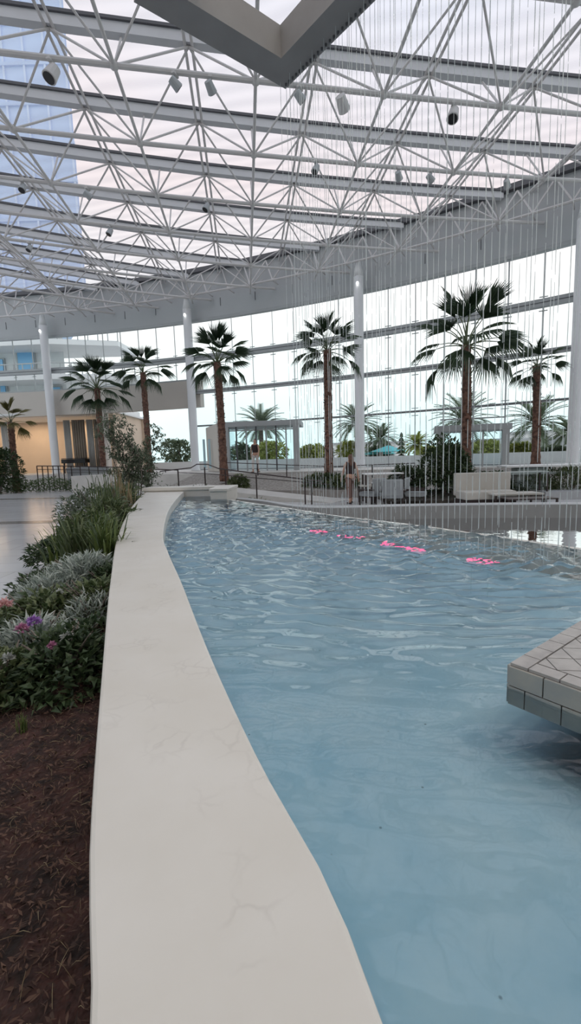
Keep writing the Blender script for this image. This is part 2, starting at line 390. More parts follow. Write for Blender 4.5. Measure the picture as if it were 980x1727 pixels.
for i, (x_, m_) in enumerate(((-17.3, 'curtain'), (-16.4, 'drape'), (-15.5, 'curtain'), (-14.7, 'drape'), (-22.2, 'curtain'))):
    wdt = .5 if m_ == 'curtain' else 1.0; n_ = 26; b_ = MB(); Y_ = 35.4
    vs = []; fs = []
    for k in range(n_ + 1):
        xx = x_ - wdt / 2 + wdt * k / n_; yy = Y_ + .05 * math.sin(k * 1.35)
        vs += [(xx, yy, .92), (xx, yy, 5.0)]
        if k: fs.append((2 * k - 2, 2 * k, 2 * k + 1, 2 * k - 1))
    b_.add(vs, fs)
    o = b_.build('curtain', M[m_], smooth=True); sm = o.modifiers.new('solid', 'SOLIDIFY'); sm.thickness = .02
    tag(o, ['pale curtain beside the apricot wall in the lobby', 'taupe curtain between two pale curtains in the lobby', 'pale curtain in the middle of the lobby opening',
            'taupe curtain at the right end of the lobby', 'pale curtain left of the lobby column'][i], 'curtain')
p = MB().prism([(-.9, -.55), (.9, -.55), (.9, .25), (.55, .75), (.1, .8), (-.2, .4), (-.9, .25)], .75, 1.05)
gp = thing('grand_piano', 'black grand piano in the lobby behind the railing', 'piano', (-16.2, 34.2, .9))
p.build('case', M['black'], gp, bevel=.02); MB().prism([(-.9, -.5), (.9, -.5), (.9, .25), (.55, .75), (.1, .8), (-.2, .4), (-.9, .25)], 1.08, 1.12).build('lid', M['black'], gp)
for q in ((-.75, -.4), (.75, -.4), (.3, .6)): MB().lathe([(.05, 0), (.04, .4), (.07, .75)], (*q, 0), 10).build('leg', M['black'], gp)
for x_, y_, e_, s_ in ((-21.5, 37.6, 130, 1.2), (-17.6, 38, 110, .8), (-25, 37.5, 110, 1)):
    l = bpy.data.lights.new('lobby_lamp', 'AREA'); l.energy = e_; l.color = (1, .76, .52); l.size = s_
    o = bpy.data.objects.new('lobby_lamp', l); COL.objects.link(o); o.location = (x_, y_, 5.15); l.energy = e_ * .42

# ------------------------------------------------------------------ floors
def resample(pl, n):
    d = [0]
    for i in range(1, len(pl)): d.append(d[-1] + math.dist(pl[i], pl[i - 1]))
    T = np.linspace(0, d[-1], n); return list(zip(np.interp(T, d, [p[0] for p in pl]), np.interp(T, d, [p[1] for p in pl])))
PATH = arcs(T0, T1, 13.5, 60)
fl = MB().prism([(-60, -14), (30, -14), (30, 45), (-60, 45)], -.4, 0).build('floor', M['floor'])
# the real floor excludes nothing below the pool: the basin stands on it
struct(fl, 'pale polished tile floor')
for i, (y0, w_) in enumerate(((12.1, .55), (20.5, .7))):
    a = [(x_, y0 - .02 * (x_ + 6) + .006 * (x_ + 6) ** 2) for x_ in np.linspace(-30, -3.2, 30)]
    o = MB().strip(a, [(x_, y_ + w_) for x_, y_ in a], 0, .006).build('trim_%d' % (i + 1), mat('dark_floor_band', (.25, .24, .235), .2, var=.1)); struct(o, 'dark tile band across the pale floor')
def front(x_, e=0):
    o_ = 6.6 - 3.0 * min(1, max(0, (x_ - 1) / 8)); return arc(t_of(x_), o_ + e)
fx = np.linspace(-11, 20, 50)
terr = MB().strip([front(x_) for x_ in fx], [arc(t_of(x_), .15) for x_ in fx], 0.0, .9).build('terrace', M['terrace']); struct(terr, 'raised pale terrace in front of the glass wall')
terr2 = MB().strip(arcs(T0, t_of(-11), 2.4, 20), arcs(T0, t_of(-11), -9, 20), 0.0, .9).build('terrace_lobby', M['terrace']); struct(terr2, 'raised floor of the lobby')
# planting bed between path and terrace, its kerb, and the sloping ground
a_in = resample([(-6.0, 19.9), (-1.5, 18.7), (1.5, 17.6), (4, 16.4), (8, 16.6), (11, 15.6)], 30); a_out = resample([front(x_, -.02) for x_ in np.linspace(-2.6, 15, 30)], 30)
bm_ = MB()
n_ = len(a_in)
for (x0, y0), (x1, y1) in zip(a_in, a_out): bm_.v += [(x0, y0, .0), (x0, y0, .22), (x1, y1, .86), (x1, y1, 0)]
for i in range(n_ - 1):
    q = 4 * i
    for k in range(3): bm_.f.append((q + k, q + k + 4, q + k + 5, q + k + 1))
struct(bm_.build('planting_bed', mat('pale_gravel_mulch', (.36, .34, .31), .95, col2=(.22, .20, .18), scale=10, bump=.5)), 'sloping planting bed of pale gravel under the palms')
struct(MB().strip([(a, b - .22) for a, b in a_in], a_in, 0, .28).build('kerb', mat('brown_grey_kerb', (.28, .26, .24), .7, var=.1)), 'low brown-grey kerb along the planting bed')

# ------------------------------------------------------------------ the pool
def cat(pts, n=8):
    P_ = [V((*p, 0)) for p in pts]; out = []
    P_ = [P_[0] * 2 - P_[1]] + P_ + [P_[-1] * 2 - P_[-2]]
    for i in range(1, len(P_) - 2):
        for k in range(n):
            t = k / n; a, b, c, d = P_[i - 1:i + 3]
            q = .5 * ((2 * b) + (c - a) * t + (2 * a - 5 * b + 4 * c - d) * t * t + (-a + 3 * b - 3 * c + d) * t ** 3)
            out.append((q.x, q.y))
    out.append((P_[-2].x, P_[-2].y)); return out
OUT = [(.25, -1.6), (-.02, -.5), (-.20, .2), (-.33, .58), (-.49, .94), (-.80, 1.75), (-1.32, 3.14), (-2.08, 5.29), (-2.99, 8.3), (-3.7, 11.0), (-4.05, 12.6)]
INN = [(.85, -1.6), (.48, -.5), (.27, .1), (.12, .57), (.055, .80), (-.12, 1.2), (-.40, 1.95), (-.79, 3.08), (-1.17, 4.14), (-1.51, 5.19), (-2.13, 7.74), (-2.66, 10.6), (-2.98, 12.6)]
outp, innp = resample(cat(OUT), 110), resample(cat(INN), 110)
ZW, ZT = .60, .75
led = thing('stone_ledge', 'long curving honed limestone ledge between the planting and the pool', 'ledge')
MB().strip(innp, outp, ZT - .16, ZT).build('coping', M['stone'], led, bevel=.012)
inn2 = [(x + (X - x) * .06, y + (Y - y) * .06) for (x, y), (X, Y) in zip(innp, outp)]; out2 = [(X + (x - X) * .06, Y + (y - Y) * .06) for (x, y), (X, Y) in zip(innp, outp)]
MB().strip(inn2, out2, .0, ZT - .16).build('base_wall', M['wallbeige'], led)
# end wall and pier
ew = thing('end_wall', 'low pale stone wall and pier closing the far end of the pool', 'wall')
MB().prism([(-4.1, 12.45), (-2.02, 12.2), (-2.0, 12.75), (-4.1, 12.95)], 0, .87).build('wall_body', M['stone'], ew, bevel=.02)
pr = MB().prism([(-2.02, 11.25), (-1.58, 11.15), (-1.50, 12.7), (-2.0, 12.75)], 0, .80).build('pier', M['stone'], ew, bevel=.015)
MB().prism([(-2.045, 11.22), (-1.555, 11.12), (-1.48, 12.73), (-2.02, 12.78)], .80, .87).build('cap', M['stone'], pr, bevel=.01)
MB().prism([(-4.12, 12.40), (-2.02, 12.16), (-2.0, 12.2), (-4.12, 12.46)], .79, .87).build('cap_edge', M['stone'], ew)

WE = [(-1.55, 11.15), (-.9, 10.1), (-.12, 8.91), (.67, 7.6), (1.69, 6.3), (2.3, 5.4), (2.92, 4.41), (3.9, 2.9), (5.2, .9), (6.8, -1.6)]
wep = cat(WE, 6)
def weir_x(Y):
    ys = [p[1] for p in wep][::-1]; xs = [p[0] for p in wep][::-1]
    return -1.60 if Y > 11.15 else float(np.interp(Y, ys, xs))
def led_x(Y):
    return float(np.interp(Y, [p[1] for p in innp], [p[0] for p in innp]))
basin = thing('pool_basin', 'shallow pale blue plastered basin of the upper pool', 'pool')
YS = np.linspace(-1.6, 12.4, 60)
bmm = MB(); bmm.strip([(led_x(y) - .02, y) for y in YS], [(weir_x(y), y) for y in YS], .24, .27); bmm.build('basin_floor', M['pool'], basin)
bw = MB().strip([(led_x(y) + .035, y) for y in YS], [(led_x(y) - .02, y) for y in YS], .26, ZT - .165); bw.build('basin_side', M['pool'], basin)
ww = [(a[0] + .03, a[1] + .02) for a in wep]
MB().strip(wep, [(a[0] + .07, a[1] + .045) for a in wep], 0.0, ZW - .012).build('weir_wall', M['stone'], basin)
# water surface: real ripples, strongest where the rain lands, calm close by
CA, CB = V((.10, 6.50)), V((2.35, 3.35))   # rain lands along this line
def ripple_mesh(rows, cols):
    Ys = [-1.6]
    while Ys[-1] < 12.35: Ys.append(Ys[-1] + max(.022, min(.05, .007 * max(Ys[-1], 0) + .006)))
    Ys = np.array(Ys); xs = np.array([led_x(y) - .0 for y in Ys]); xe = np.array([weir_x(y) for y in Ys])
    u = np.linspace(0, 1, cols); X = xs[:, None] + (xe - xs)[:, None] * u; Yg = np.repeat(Ys[:, None], cols, 1)
    ab = np.array(CB - CA); Lc = np.linalg.norm(ab); dr = ab / Lc
    tt = np.clip(((X - CA.x) * dr[0] + (Yg - CA.y) * dr[1]), 0, Lc)
    D = np.hypot(X - CA.x - tt * dr[0], Yg - CA.y - tt * dr[1])
    env = np.exp(-D / 2.8) * (1 / (1 + np.exp(-(Yg - 2.35) / .28))) + .035 + .25 * (Yg > 4) * (1 - np.exp(-(Yg - 4) / 3))
    Z = np.zeros_like(X); r2 = np.random.default_rng(3)
    def add(d, lam, w):
        nonlocal Z; Z = Z + w * lam * np.sin(2 * PI * d / lam + r2.uniform(0, 6))
    for k, (s, w) in enumerate(((.25, .8), (1.1, 1.0), (2.0, 1.3), (2.9, 1.5), (3.6, .9))):
        px, py = CA.x + dr[0] * s, CA.y + dr[1] * s
        d = np.hypot((X - px) * .72, Yg - py) + .03 * np.sin(X * 4.1 + k) + .02 * np.sin(Yg * 5 + X * 2 + k)
        for lam in (.105 + .012 * k, .15 + .01 * k): add(d, lam, w / (1 + .45 * d))
    for k in range(9):
        a = PI / 2 + r2.uniform(-.42, .42); lam = r2.uniform(.08, .24); ph = .035 * np.sin(X * r2.uniform(2, 5) + k) + .03 * np.sin(Yg * 2.3 + k * 2)
        add(X * math.cos(a) + Yg * math.sin(a) + ph, lam, .42)
    for k in range(6):
        a = r2.uniform(0, 2 * PI); add(X * math.cos(a) + Yg * math.sin(a) + .04 * np.sin(3 * X + 2 * Yg), r2.uniform(.12, .4), .2)
    gy = np.gradient(Z, axis=0) / np.gradient(Ys)[:, None]; sl = float(np.sqrt((gy[40:] ** 2).mean()))
    Z = ZW + Z * env * (.31 / sl)
    nr, nc = X.shape
    me = bpy.data.meshes.new('pool_water')
    co = np.stack([X, Yg, Z], -1).reshape(-1, 3)
    idx = np.arange(nr * nc).reshape(nr, nc)
    q = np.stack([idx[:-1, :-1], idx[:-1, 1:], idx[1:, 1:], idx[1:, :-1]], -1).reshape(-1, 4)
    me.from_pydata(co.tolist(), [], q.tolist()); me.update(); return me
wt = link('pool_water', ripple_mesh(0, 300), M['water'], smooth=True)
tag(wt, 'clear rippled water filling the upper pool', 'water', kind='stuff')
# lower basin beyond the weir and its rim
RIM = cat([(-1.7, 12.6), (-.75, 11.5), (.1, 10.0), (.95, 9.5), (2.65, 9.4), (4.4, 9.15), (5.9, 8.8), (8, 8.0), (10, 6.8), (12.5, 4.5)], 5)
rim = struct(MB().strip(RIM, [(a, b + .42) for a, b in RIM], 0, .5).build('lower_basin_rim', M['rim'], bevel=.01), 'grey stone rim around the lower basin')
lb = MB(); lowpoly = [(a[0] + .1, a[1] + .06) for a in wep][::-1] + [(a, b + .02) for a, b in RIM]
lowpoly = resample(wep, 60), resample(RIM, 60)
lb.strip(lowpoly[0], lowpoly[1], .02, .05)
struct(lb.build('lower_basin_floor', M['basin']), 'dark floor of the lower basin')
lw = MB(); A_, B_ = lowpoly; K = 24; n_ = 60
for i in range(n_):
    for k in range(K + 1):
        t = k / K; lw.v.append((A_[i][0] * (1 - t) + B_[i][0] * t, A_[i][1] * (1 - t) + B_[i][1] * t, .22))
for i in range(n_ - 1):
    for k in range(K): q = i * (K + 1) + k; lw.f.append((q, q + 1, q + K + 2, q + K + 1))
tag(lw.build('basin_water', M['water_low'], smooth=True), 'dark reflecting water of the lower basin beyond the weir', 'water', kind='stuff')

# tiled platform standing in the pool
pa = math.radians(37); pf = thing('tiled_platform', 'grey tiled platform standing in the pool at the right', 'platform', (.91, 1.79, 0), pa)
Lx, Ly, zt = 1.9, 1.5, .71
MB().box((Lx / 2, -Ly / 2, zt - .006 - .09), (Lx - .006, Ly - .006, .18)).build('core', M['grout'], pf)
MB().box((Lx / 2 + .1, -Ly / 2 - .1, .40), (Lx - .5, Ly - .5, .26)).build('support', M['grout'], pf)
tt_ = MB(); g_ = .005
def tl(mb, x0, y0, x1, y1, z0=None, z1=None): mb.box(((x0 + x1) / 2, (y0 + y1) / 2, (z0 + z1) / 2), (x1 - x0 - g_, y1 - y0 - g_, z1 - z0))
k = 0; x_ = 0
while x_ < Lx - .01:
    tl(tt_, x_, -.075, min(x_ + .12, Lx), 0, zt - .012, zt); x_ += .12
y_ = .075
while y_ < Ly - .01:
    tl(tt_, 0, -min(y_ + .12, Ly), .075, -y_, zt - .012, zt); y_ += .12
# field of diagonal tiles clipped to a rectangle
a_ = .11; c45 = math.sqrt(.5)
def clip(poly, x0, x1, y0, y1):
    for ax, lim, sg in ((0, x0, 1), (0, x1, -1), (1, y0, 1), (1, y1, -1)):
        out = []
        for i in range(len(poly)):
            p, q = poly[i], poly[(i + 1) % len(poly)]; dp, dq = (p[ax] - lim) * sg, (q[ax] - lim) * sg
            if dp >= 0: out.append(p)
            if dp * dq < 0: t = dp / (dp - dq); out.append((p[0] + (q[0] - p[0]) * t, p[1] + (q[1] - p[1]) * t))
        poly = out
        if not poly: return poly
    return poly
for i in range(-14, 26):
    for j in range(-14, 26):
        cx_, cy_ = (i + j) * a_ * c45, (i - j) * a_ * c45; h = (a_ - g_) * c45
        pl = clip([(cx_ + h, cy_), (cx_, cy_ + h), (cx_ - h, cy_), (cx_, cy_ - h)], .08, Lx, -Ly, -.08)
        if len(pl) > 2: tt_.prism(pl, zt - .012, zt)
tt_.build('top_tiles', M['tile'], pf)
sm_ = MB()
for row in range(2):
    z1 = zt - .014 - row * .085; z0 = z1 - .08; st = (row % 2) * .07
    x_ = -st
    while x_ < Ly:
        a0, a1 = max(0, x_), min(Ly, x_ + .14)
        if a1 - a0 > .02: sm_.box((0, -(a0 + a1) / 2, (z0 + z1) / 2), (.02, a1 - a0 - g_, z1 - z0))
        x_ += .14
    x_ = -st
    while x_ < Lx:
        a0, a1 = max(0, x_), min(Lx, x_ + .14)
        if a1 - a0 > .02: sm_.box(((a0 + a1) / 2, 0, (z0 + z1) / 2), (a1 - a0 - g_, .02, z1 - z0))
        x_ += .14
sm_.build('side_tiles', M['tileside'], pf)

# pink underwater lamps where the rain lands
dl = (CB - CA).normalized()
for i, s_ in enumerate((.55, 1.15, 2.0, 2.9)):
    p = CA + dl * s_ + V((-.05, -.12)); o = thing('underwater_lamp', ['pink lit underwater strip nearest the far corner of the rain curtain', 'pink lit underwater strip, second from the far corner of the rain curtain',
        'longest pink lit underwater strip in the middle of the pool', 'pink lit underwater strip nearest the tiled platform'][i], 'lamp', (p.x, p.y, .48), math.atan2(dl.y, dl.x))
    L_ = (.32, .34, .55, .25)[i]
    MB().box((0, 0, .085), (L_ + .04, .10, .012)).build('housing', M['pool'], o, bevel=.004)
    rr = random.Random(i)
    for k in range(int(L_ * 110)):  # glowing slivers imitate the pink light broken into streaks by ripples
        xx, yy = rr.uniform(-L_ / 2, L_ / 2), rr.gauss(0, .045)
        MB().box((xx, yy, .112 + rr.uniform(0, .012)), (rr.uniform(.015, .05), rr.uniform(.003, .007), .003), rz=-math.atan2(dl.y, dl.x) + rr.uniform(-.2, .2)).build('pink_streak', M['pinkstreak'], o)
    for xx in (-L_ / 3, L_ / 3): MB().tube([(xx, 0, .08), (xx, 0, -.215)], .005).build('stem', M['glass'], o)

# ------------------------------------------------------------------ rain ring
rz_ = 6.42
A = V((.10, 6.50, rz_)); dR = V((.655, -.755, 0)).normalized(); dL = V((-.805, -.593, 0)).normalized(); LL = 1.98; LR = 3.9
ring = thing('rain_ring', 'warm grey square box-beam ring hanging under the roof above the pool', 'ceiling fixture')
Bq, Cq, Dq = A + dL * LL, A + dR * LR, A + dL * LL + dR * LR
W_ = .34
def offs(p, s, t): return p + dL * s + dR * t
inn_ = [offs(A, W_, W_), offs(Bq, -W_, W_), offs(Dq, -W_, -W_), offs(Cq, W_, -W_)]; o_ = [A, Bq, Dq, Cq]
for i in range(4):
    j = (i + 1) % 4; q = [o_[i], o_[j], inn_[j], inn_[i]]
    MB().prism([(p.x, p.y) for p in q], rz_, rz_ + .36).build('box_beam', M['ring'], ring)
nz = MB()
NS = 58
spots = [A + dR * (.04 + (LR - .1) * (i + .5) / NS) + dL * .05 for i in range(NS)]
for p in spots: MB().lathe([(.012, 0), (.016, .03)], (p.x, p.y, rz_ - .03), 6).build('nozzle', M['dark'], ring)
for q in (Cq, Dq, Bq + dR * 1.9, A + dR * 2.6): MB().tube([offs(q, 0, 0) + V((0, 0, .3)) + (Dq - A).normalized() * 0, V((q.x, q.y, 13.2))], .012).build('hanger', M['steel'], ring)
# falling water: strings of elongated drops
rn = MB(); r3 = random.Random(5)
for i, p in enumerate(spots):
    for row in (0, 1):
        if row and i % 3: continue
        q = p + dL * (.0 if not row else .10) + dR * r3.uniform(-.012, .012)
        z = rz_ - .03
        while z > ZW + .01:
            fall = (rz_ - z) / (rz_ - ZW); Ls = r3.uniform(.25, .9) * (1.1 - .75 * fall)
            z2 = max(ZW, z - Ls); rr = r3.uniform(.0028, .0048)
            rn.tube([(q.x, q.y, z), (q.x, q.y, (z + z2) / 2), (q.x, q.y, z2)], [rr * .6, rr, rr * .6], 5, caps=False)
            z = z2 - r3.uniform(.0, .10) * (.2 + fall)
tag(rn.build('rain_curtain', M['rain'], smooth=True), 'curtain of thin falling water threads between the grey ring and the pool', 'water curtain', kind='stuff')
sp = MB()
for i in range(900):
    t = r3.random(); p = CA + (V((A.x + dR.x * LR, A.y + dR.y * LR)) - CA) * t
    x_, y_ = p.x + r3.gauss(0, .05), p.y + r3.gauss(0, .05); zz = ZW + abs(r3.gauss(0, .03)); s_ = r3.uniform(.002, .005)
    sp.add([(x_ + s_, y_, zz), (x_ - s_, y_, zz), (x_, y_ + s_, zz), (x_, y_ - s_, zz), (x_, y_, zz + s_), (x_, y_, zz - s_)],
           [(0, 2, 4), (2, 1, 4), (1, 3, 4), (3, 0, 4), (2, 0, 5), (1, 2, 5), (3, 1, 5), (0, 3, 5)])
tag(sp.build('splash_drops', M['rain']), 'small splash drops where the threads of water hit the pool', 'water drops', kind='stuff')

# ------------------------------------------------------------------ roof
ZTOP, ZBOT = 13.35, 11.8
def top(i, j):
    x = 1.1 + 3.62 * i - .28 * j; dx = x - 1.1; y = 14.9 + 3.05 * j + (.17 + .018 * j) * dx - max(0, .0012 + .0014 * j) * dx * dx
    return V((x, y, ZTOP))
def bot(i, j):
    a = top(i, j) * .5 + top(i + 1, j) * .5; b = top(i, j - 1) * .5 + top(i + 1, j - 1) * .5
    p = a * .62 + b * .38; return V((p.x, p.y, ZBOT))
def inside(p, m=.35): return math.hypot(p.x - CX, p.y - CY) < RR - m
I0, I1, J0, J1 = -9, 6, -6, 8
def clipseg(a, b, m=.1):
    """shorten a-b so that it ends on the wall"""
    if not inside(a, m): return None
    if inside(b, m): return b
    lo, hi = 0., 1.
    for _ in range(24):
        mid = (lo + hi) / 2
        if inside(a + (b - a) * mid, m): lo = mid
        else: hi = mid
    return a + (b - a) * lo
frame = thing('roof_space_frame', 'white tubular steel space frame carrying the translucent roof', 'roof frame')
for j in range(J0, J1 + 1):
    pts = [top(i, j) for i in range(I0, I1 + 1)]; ins = [p for p in pts if inside(p, .1)]
    if len(ins) < 1: continue
    fin = []
    for k in range(len(pts) - 1):
        a, b = pts[k], pts[k + 1]
        if inside(a, .1):
            if not fin: fin.append(a)
            fin.append(clipseg(a, b))
        elif inside(b, .1):
            fin = [clipseg(b, a), b]
    if len(fin) < 2: continue
    bm1, bm2 = MB(), MB()
    for a, b in zip(fin, fin[1:]):
        bm1.bar(a + V((0, 0, .17)), b + V((0, 0, .17)), .26, .30); bm2.bar(a + V((0, -.165, .33)), b + V((0, -.165, .34)), .07, .08)
    g_o = bm1.build('gutter_beam', M['beam'], frame); bm2.build('gasket', M['dark'], g_o)
def chord(fn, idx, r_, name):
    m_ = MB(); cnt = 0
    for a, b in zip(idx, idx[1:]):
        p, q = fn(a), fn(b)
        if not inside(p, .1): p, q = q, p
        if not inside(p, .1): continue
        q = clipseg(p, q)
        if (q - p).length > .2: m_.tube([p, q], r_, 8); cnt += 1
    if cnt: m_.build(name, M['steel'], frame)
for i in range(I0, I1 + 1):
    chord(lambda j: top(i, j) + V((-.1, 0, 0)), range(J0, J1 + 2), .045, 'top_chord'); chord(lambda j: top(i, j) + V((.1, 0, 0)), range(J0, J1 + 2), .045, 'top_chord')
for j in range(J0, J1 + 1): chord(lambda i: bot(i, j), range(I0, I1), .07, 'bottom_chord')
for i in range(I0, I1): chord(lambda j: bot(i, j), range(J0, J1 + 2), .048, 'cross_chord')
st = []
for i in range(I0, I1):
    for j in range(J0, J1 + 2):
        b = bot(i, j)
        if not inside(b, .1): continue
        for a in (top(i, j), top(i + 1, j), top(i, j - 1), top(i + 1, j - 1)):
            q = clipseg(b, a)
            if (q - b).length > .3: st.append((b, q))
        # inclined secondary hangers from mid gutter
        q = clipseg(b, (top(i, j) + top(i + 1, j)) / 2)
        if (q - b).length > .3: st.append((b, q))
def vis(s):
    c = (s[0] + s[1]) / 2 - CAM; d = c.dot(fw)
    if d < 1: return 1e6
    x_, y_ = 490 + F * c.dot(rt) / d, 863 - F * c.dot(up) / d
    return c.length + (0 if -60 < x_ < 1040 and y_ > -60 else 1000)
st.sort(key=vis)
for s in st[:98]: MB().tube([s[0], s[1]], .033, 6).build('strut', M['steel'], frame)
rest = MB()
for s in st[98:]: rest.tube([s[0], s[1]], .033, 6)
tag(rest.build('further_struts', M['steel'], frame), kind='stuff')
nd = MB()
for i in range(I0, I1):
    for j in range(J0, J1 + 2):
        p = bot(i, j)
        if inside(p, .3): nd.lathe([(.02, -.12), (.1, -.07), (.12, 0), (.1, .07), (.02, .12)], p, 8)
nd.build('joints', M['steel'], frame, smooth=True)
# perimeter lattice against the wall
per = MB()
NP = 44; pt = [arc(T0 + (T1 - T0) * i / NP, .9, 12.0) for i in range(NP + 1)]; pu = [arc(T0 + (T1 - T0) * (i + .5) / NP, .15, 13.5) for i in range(NP)]
for i in range(NP):
    per.tube([pt[i], pt[i + 1]], .06, 6); per.tube([pt[i], pu[i]], .045, 6); per.tube([pu[i], pt[i + 1]], .045, 6)
    per.tube([pt[i], arc(T0 + (T1 - T0) * i / NP, .12, 12.0)], .04, 6)
per.build('perimeter_truss', M['steel'], frame)
cm = MB(); ring_pts = arcs(T0, T1, -.2, 60)
cm.v += [(x_, y_, 13.92) for x_, y_ in ring_pts] + [(x_, -6, 13.92) for x_, y_ in ring_pts]
n_ = len(ring_pts)
for i in range(n_ - 1): cm.f.append((i, i + 1, n_ + i + 1, n_ + i))
struct(cm.build('ceiling', M['membrane']), 'translucent foil roof')
struct(MB().box((-6, -6.3, 6.9), (62, .3, 14)).build('wall_front', M['wallbeige']), 'beige wall behind the viewer')

# spotlights and cameras on the frame
def spot(px, py, big, down, label):
    # nearest point on the bottom chords
    best = None; d = ray(px, py)
    for z in (ZBOT,):
        p = CAM + d * ((z - 1.6) / d.z)
    bj = min(((p - (bot(i, j) + (bot(i + 1, j) - bot(i, j)) * t)).length, i, j, t) for i in range(I0, I1 - 1) for j in range(J0, J1) for t in [k / 12 for k in range(12)])
    _, i, j, t = bj; q = bot(i, j) + (bot(i + 1, j) - bot(i, j)) * t
    s = 1.35 if big else 1.0
    o = thing('ceiling_spotlight', label, 'spotlight', q - V((0, 0, .085)), random.uniform(-.5, .5))
    MB().box((0, 0, .02), (.10, .22, .05)).build('clamp', M['steel'], o)
    MB().tube([(0, 0, 0), (0, 0, -.12 * s)], .02, 8).build('yoke', M['steel'], o)
    h = MB()
    a = V((.1, .16, -.12)) if not down else V((-.05, -.1, -.2))
    c = V((0, 0, -.2 * s)); a = a.normalized()
    h.tube([c - a * .16 * s, c - a * .15 * s, c + a * .12 * s, c + a * .13 * s], [.05 * s, .1 * s, .13 * s, .12 * s], 14)
    h.build('housing', M['steel'] if big else M['mullion'], o, smooth=False)
    MB().tube([c + a * .125 * s, c + a * .14 * s], .105 * s, 14).build('lens', M['black'], o)
for a in ((93, 96, 1, 1, 'large white spotlight with black lens on the roof frame at upper left'),
          (290, 125, 0, 0, 'small spotlight left of the ring corner on the roof frame'),
          (350, 138, 0, 0, 'spotlight behind the left arm of the grey ring'),
          (500, 158, 0, 0, 'spotlight just beside the corner of the grey ring'),
          (577, 176, 1, 0, 'spotlight on the roof frame right of the ring corner'),
          (762, 186, 1, 1, 'white spotlight with black lens high on the roof frame to the right'),
          (520, 286, 0, 1, 'dark spotlight on the chord below the ring corner'),
          (668, 300, 0, 0, 'left one of two spotlights side by side behind the water threads'),
          (715, 303, 0, 0, 'right one of two spotlights side by side behind the water threads'),
          (838, 308, 0, 0, 'spotlight on the frame close to where the roof meets the grey wall'),
          (343, 362, 0, 1, 'dark spotlight in the middle of the roof, far from the ring'),
          (186, 399, 0, 1, 'dark spotlight low on the left half of the roof frame'),
          (48, 421, 0, 1, 'dark spotlight low on the roof frame near the left edge'),
          (35, 306, 0, 1, 'spotlight on the roof frame in front of the blue tower'),
          (154, 325, 0, 0, 'spotlight on the roof frame beside the edge of the blue tower')): spot(*a)

# four added fill lights, unseen above and behind the viewer, brightening ledge and pool
for i in range(4):
    q = bot(-2 + i, -5); x_, y_ = q.x, q.y
    o = thing('fill_light', 'floodlight on the roof frame above and behind the viewer, ' + ('leftmost', 'second from left', 'third from left', 'rightmost')[i], 'spotlight', (x_, y_, 11.3))
    MB().box((0, 0, .12), (.4, .12, .28)).build('housing', M['steel'], o, bevel=.01)
    MB().tube([(0, 0, .2), (0, 0, .48)], .02).build('yoke', M['steel'], o)
    l = bpy.data.lights.new('fill_beam', 'SPOT'); l.energy = 300; l.color = (1, .88, .72); l.spot_size = math.radians(110); l.spot_blend = 1; l.shadow_soft_size = .4
    lo = bpy.data.objects.new('fill_beam', l); COL.objects.link(lo); lo.location = (x_, y_, 11.25); lo.rotation_euler = (V((0, 6, 0)) - V((x_, y_, 11.25))).to_track_quat('-Z', 'Y').to_euler()
# ------------------------------------------------------------------ leaves and plants
def rot_to(d, roll=0):
    d = V(d).normalized(); return d.to_track_quat('X', 'Z').to_matrix() @ Matrix.Rotation(roll, 3, 'X')
def leaf(mb, p, d, L, w, rnd, fold=.25, droop=.3):
    m = rot_to(d, rnd.uniform(-.9, .9)); p = V(p)
    vs = [V((0, 0, 0)), V((L * .45, w / 2, fold * w)), V((L * .5, 0, -.02 * L)), V((L * .45, -w / 2, fold * w)), V((L, 0, -droop * L))]
    mb.add([p + m @ v for v in vs], [(0, 2, 1), (0, 3, 2), (1, 2, 4), (2, 3, 4)])
def bush_mesh(name, mt, n, rx, ry, rz, L, w, seed=1, shell=.55, cz=0, up_=.3, ground=True, blobs=6):
    rnd = random.Random(seed); mb = MB()
    bl = [(V((rnd.uniform(-.45, .45) * rx, rnd.uniform(-.45, .45) * ry, cz + rnd.uniform(.0, .35) * rz)), rnd.uniform(.5, .75)) for _ in range(blobs)] + [(V((0, 0, cz)), .85)]
    for i in range(n):
        c, s = rnd.choice(bl)
        a = rnd.uniform(0, 2 * PI); zc = rnd.uniform(-.3 if ground else -1, 1); q = math.sqrt(1 - zc * zc)
        d = V((q * math.cos(a), q * math.sin(a), zc)); rr = s * rnd.uniform(shell, 1) ** .5
        p = c + V((d.x * rx * rr, d.y * ry * rr, d.z * rz * rr))
        if ground and p.z < .01: p.z = rnd.uniform(.01, .06)
        leaf(mb, p, d + V((rnd.gauss(0, .5), rnd.gauss(0, .5), rnd.gauss(up_, .4))), L * rnd.uniform(.6, 1.3), w * rnd.uniform(.7, 1.2), rnd)
    return mb
def bush(name, label, cat_, loc, mt, n, rx, ry, rz, L, w, seed=1, group=None, stems=True, **k):
    t = thing(name, label, cat_, loc, 0, group)
    bush_mesh(name, mt, n, rx, ry, rz, L, w, seed, **k).build('foliage', M[mt], t)
    if stems:
        rnd = random.Random(seed); s = MB()
        for i in range(7):
            a = rnd.uniform(0, 2 * PI); s.tube([(0, 0, 0), (rx * .3 * math.cos(a), ry * .3 * math.sin(a), rz * .5), (rx * .6 * math.cos(a), ry * .6 * math.sin(a), rz * .9)], [.012 + rz * .01, .008 + rz * .006, .004], 5)
        s.build('stems', M['greybark'], t)
    return t

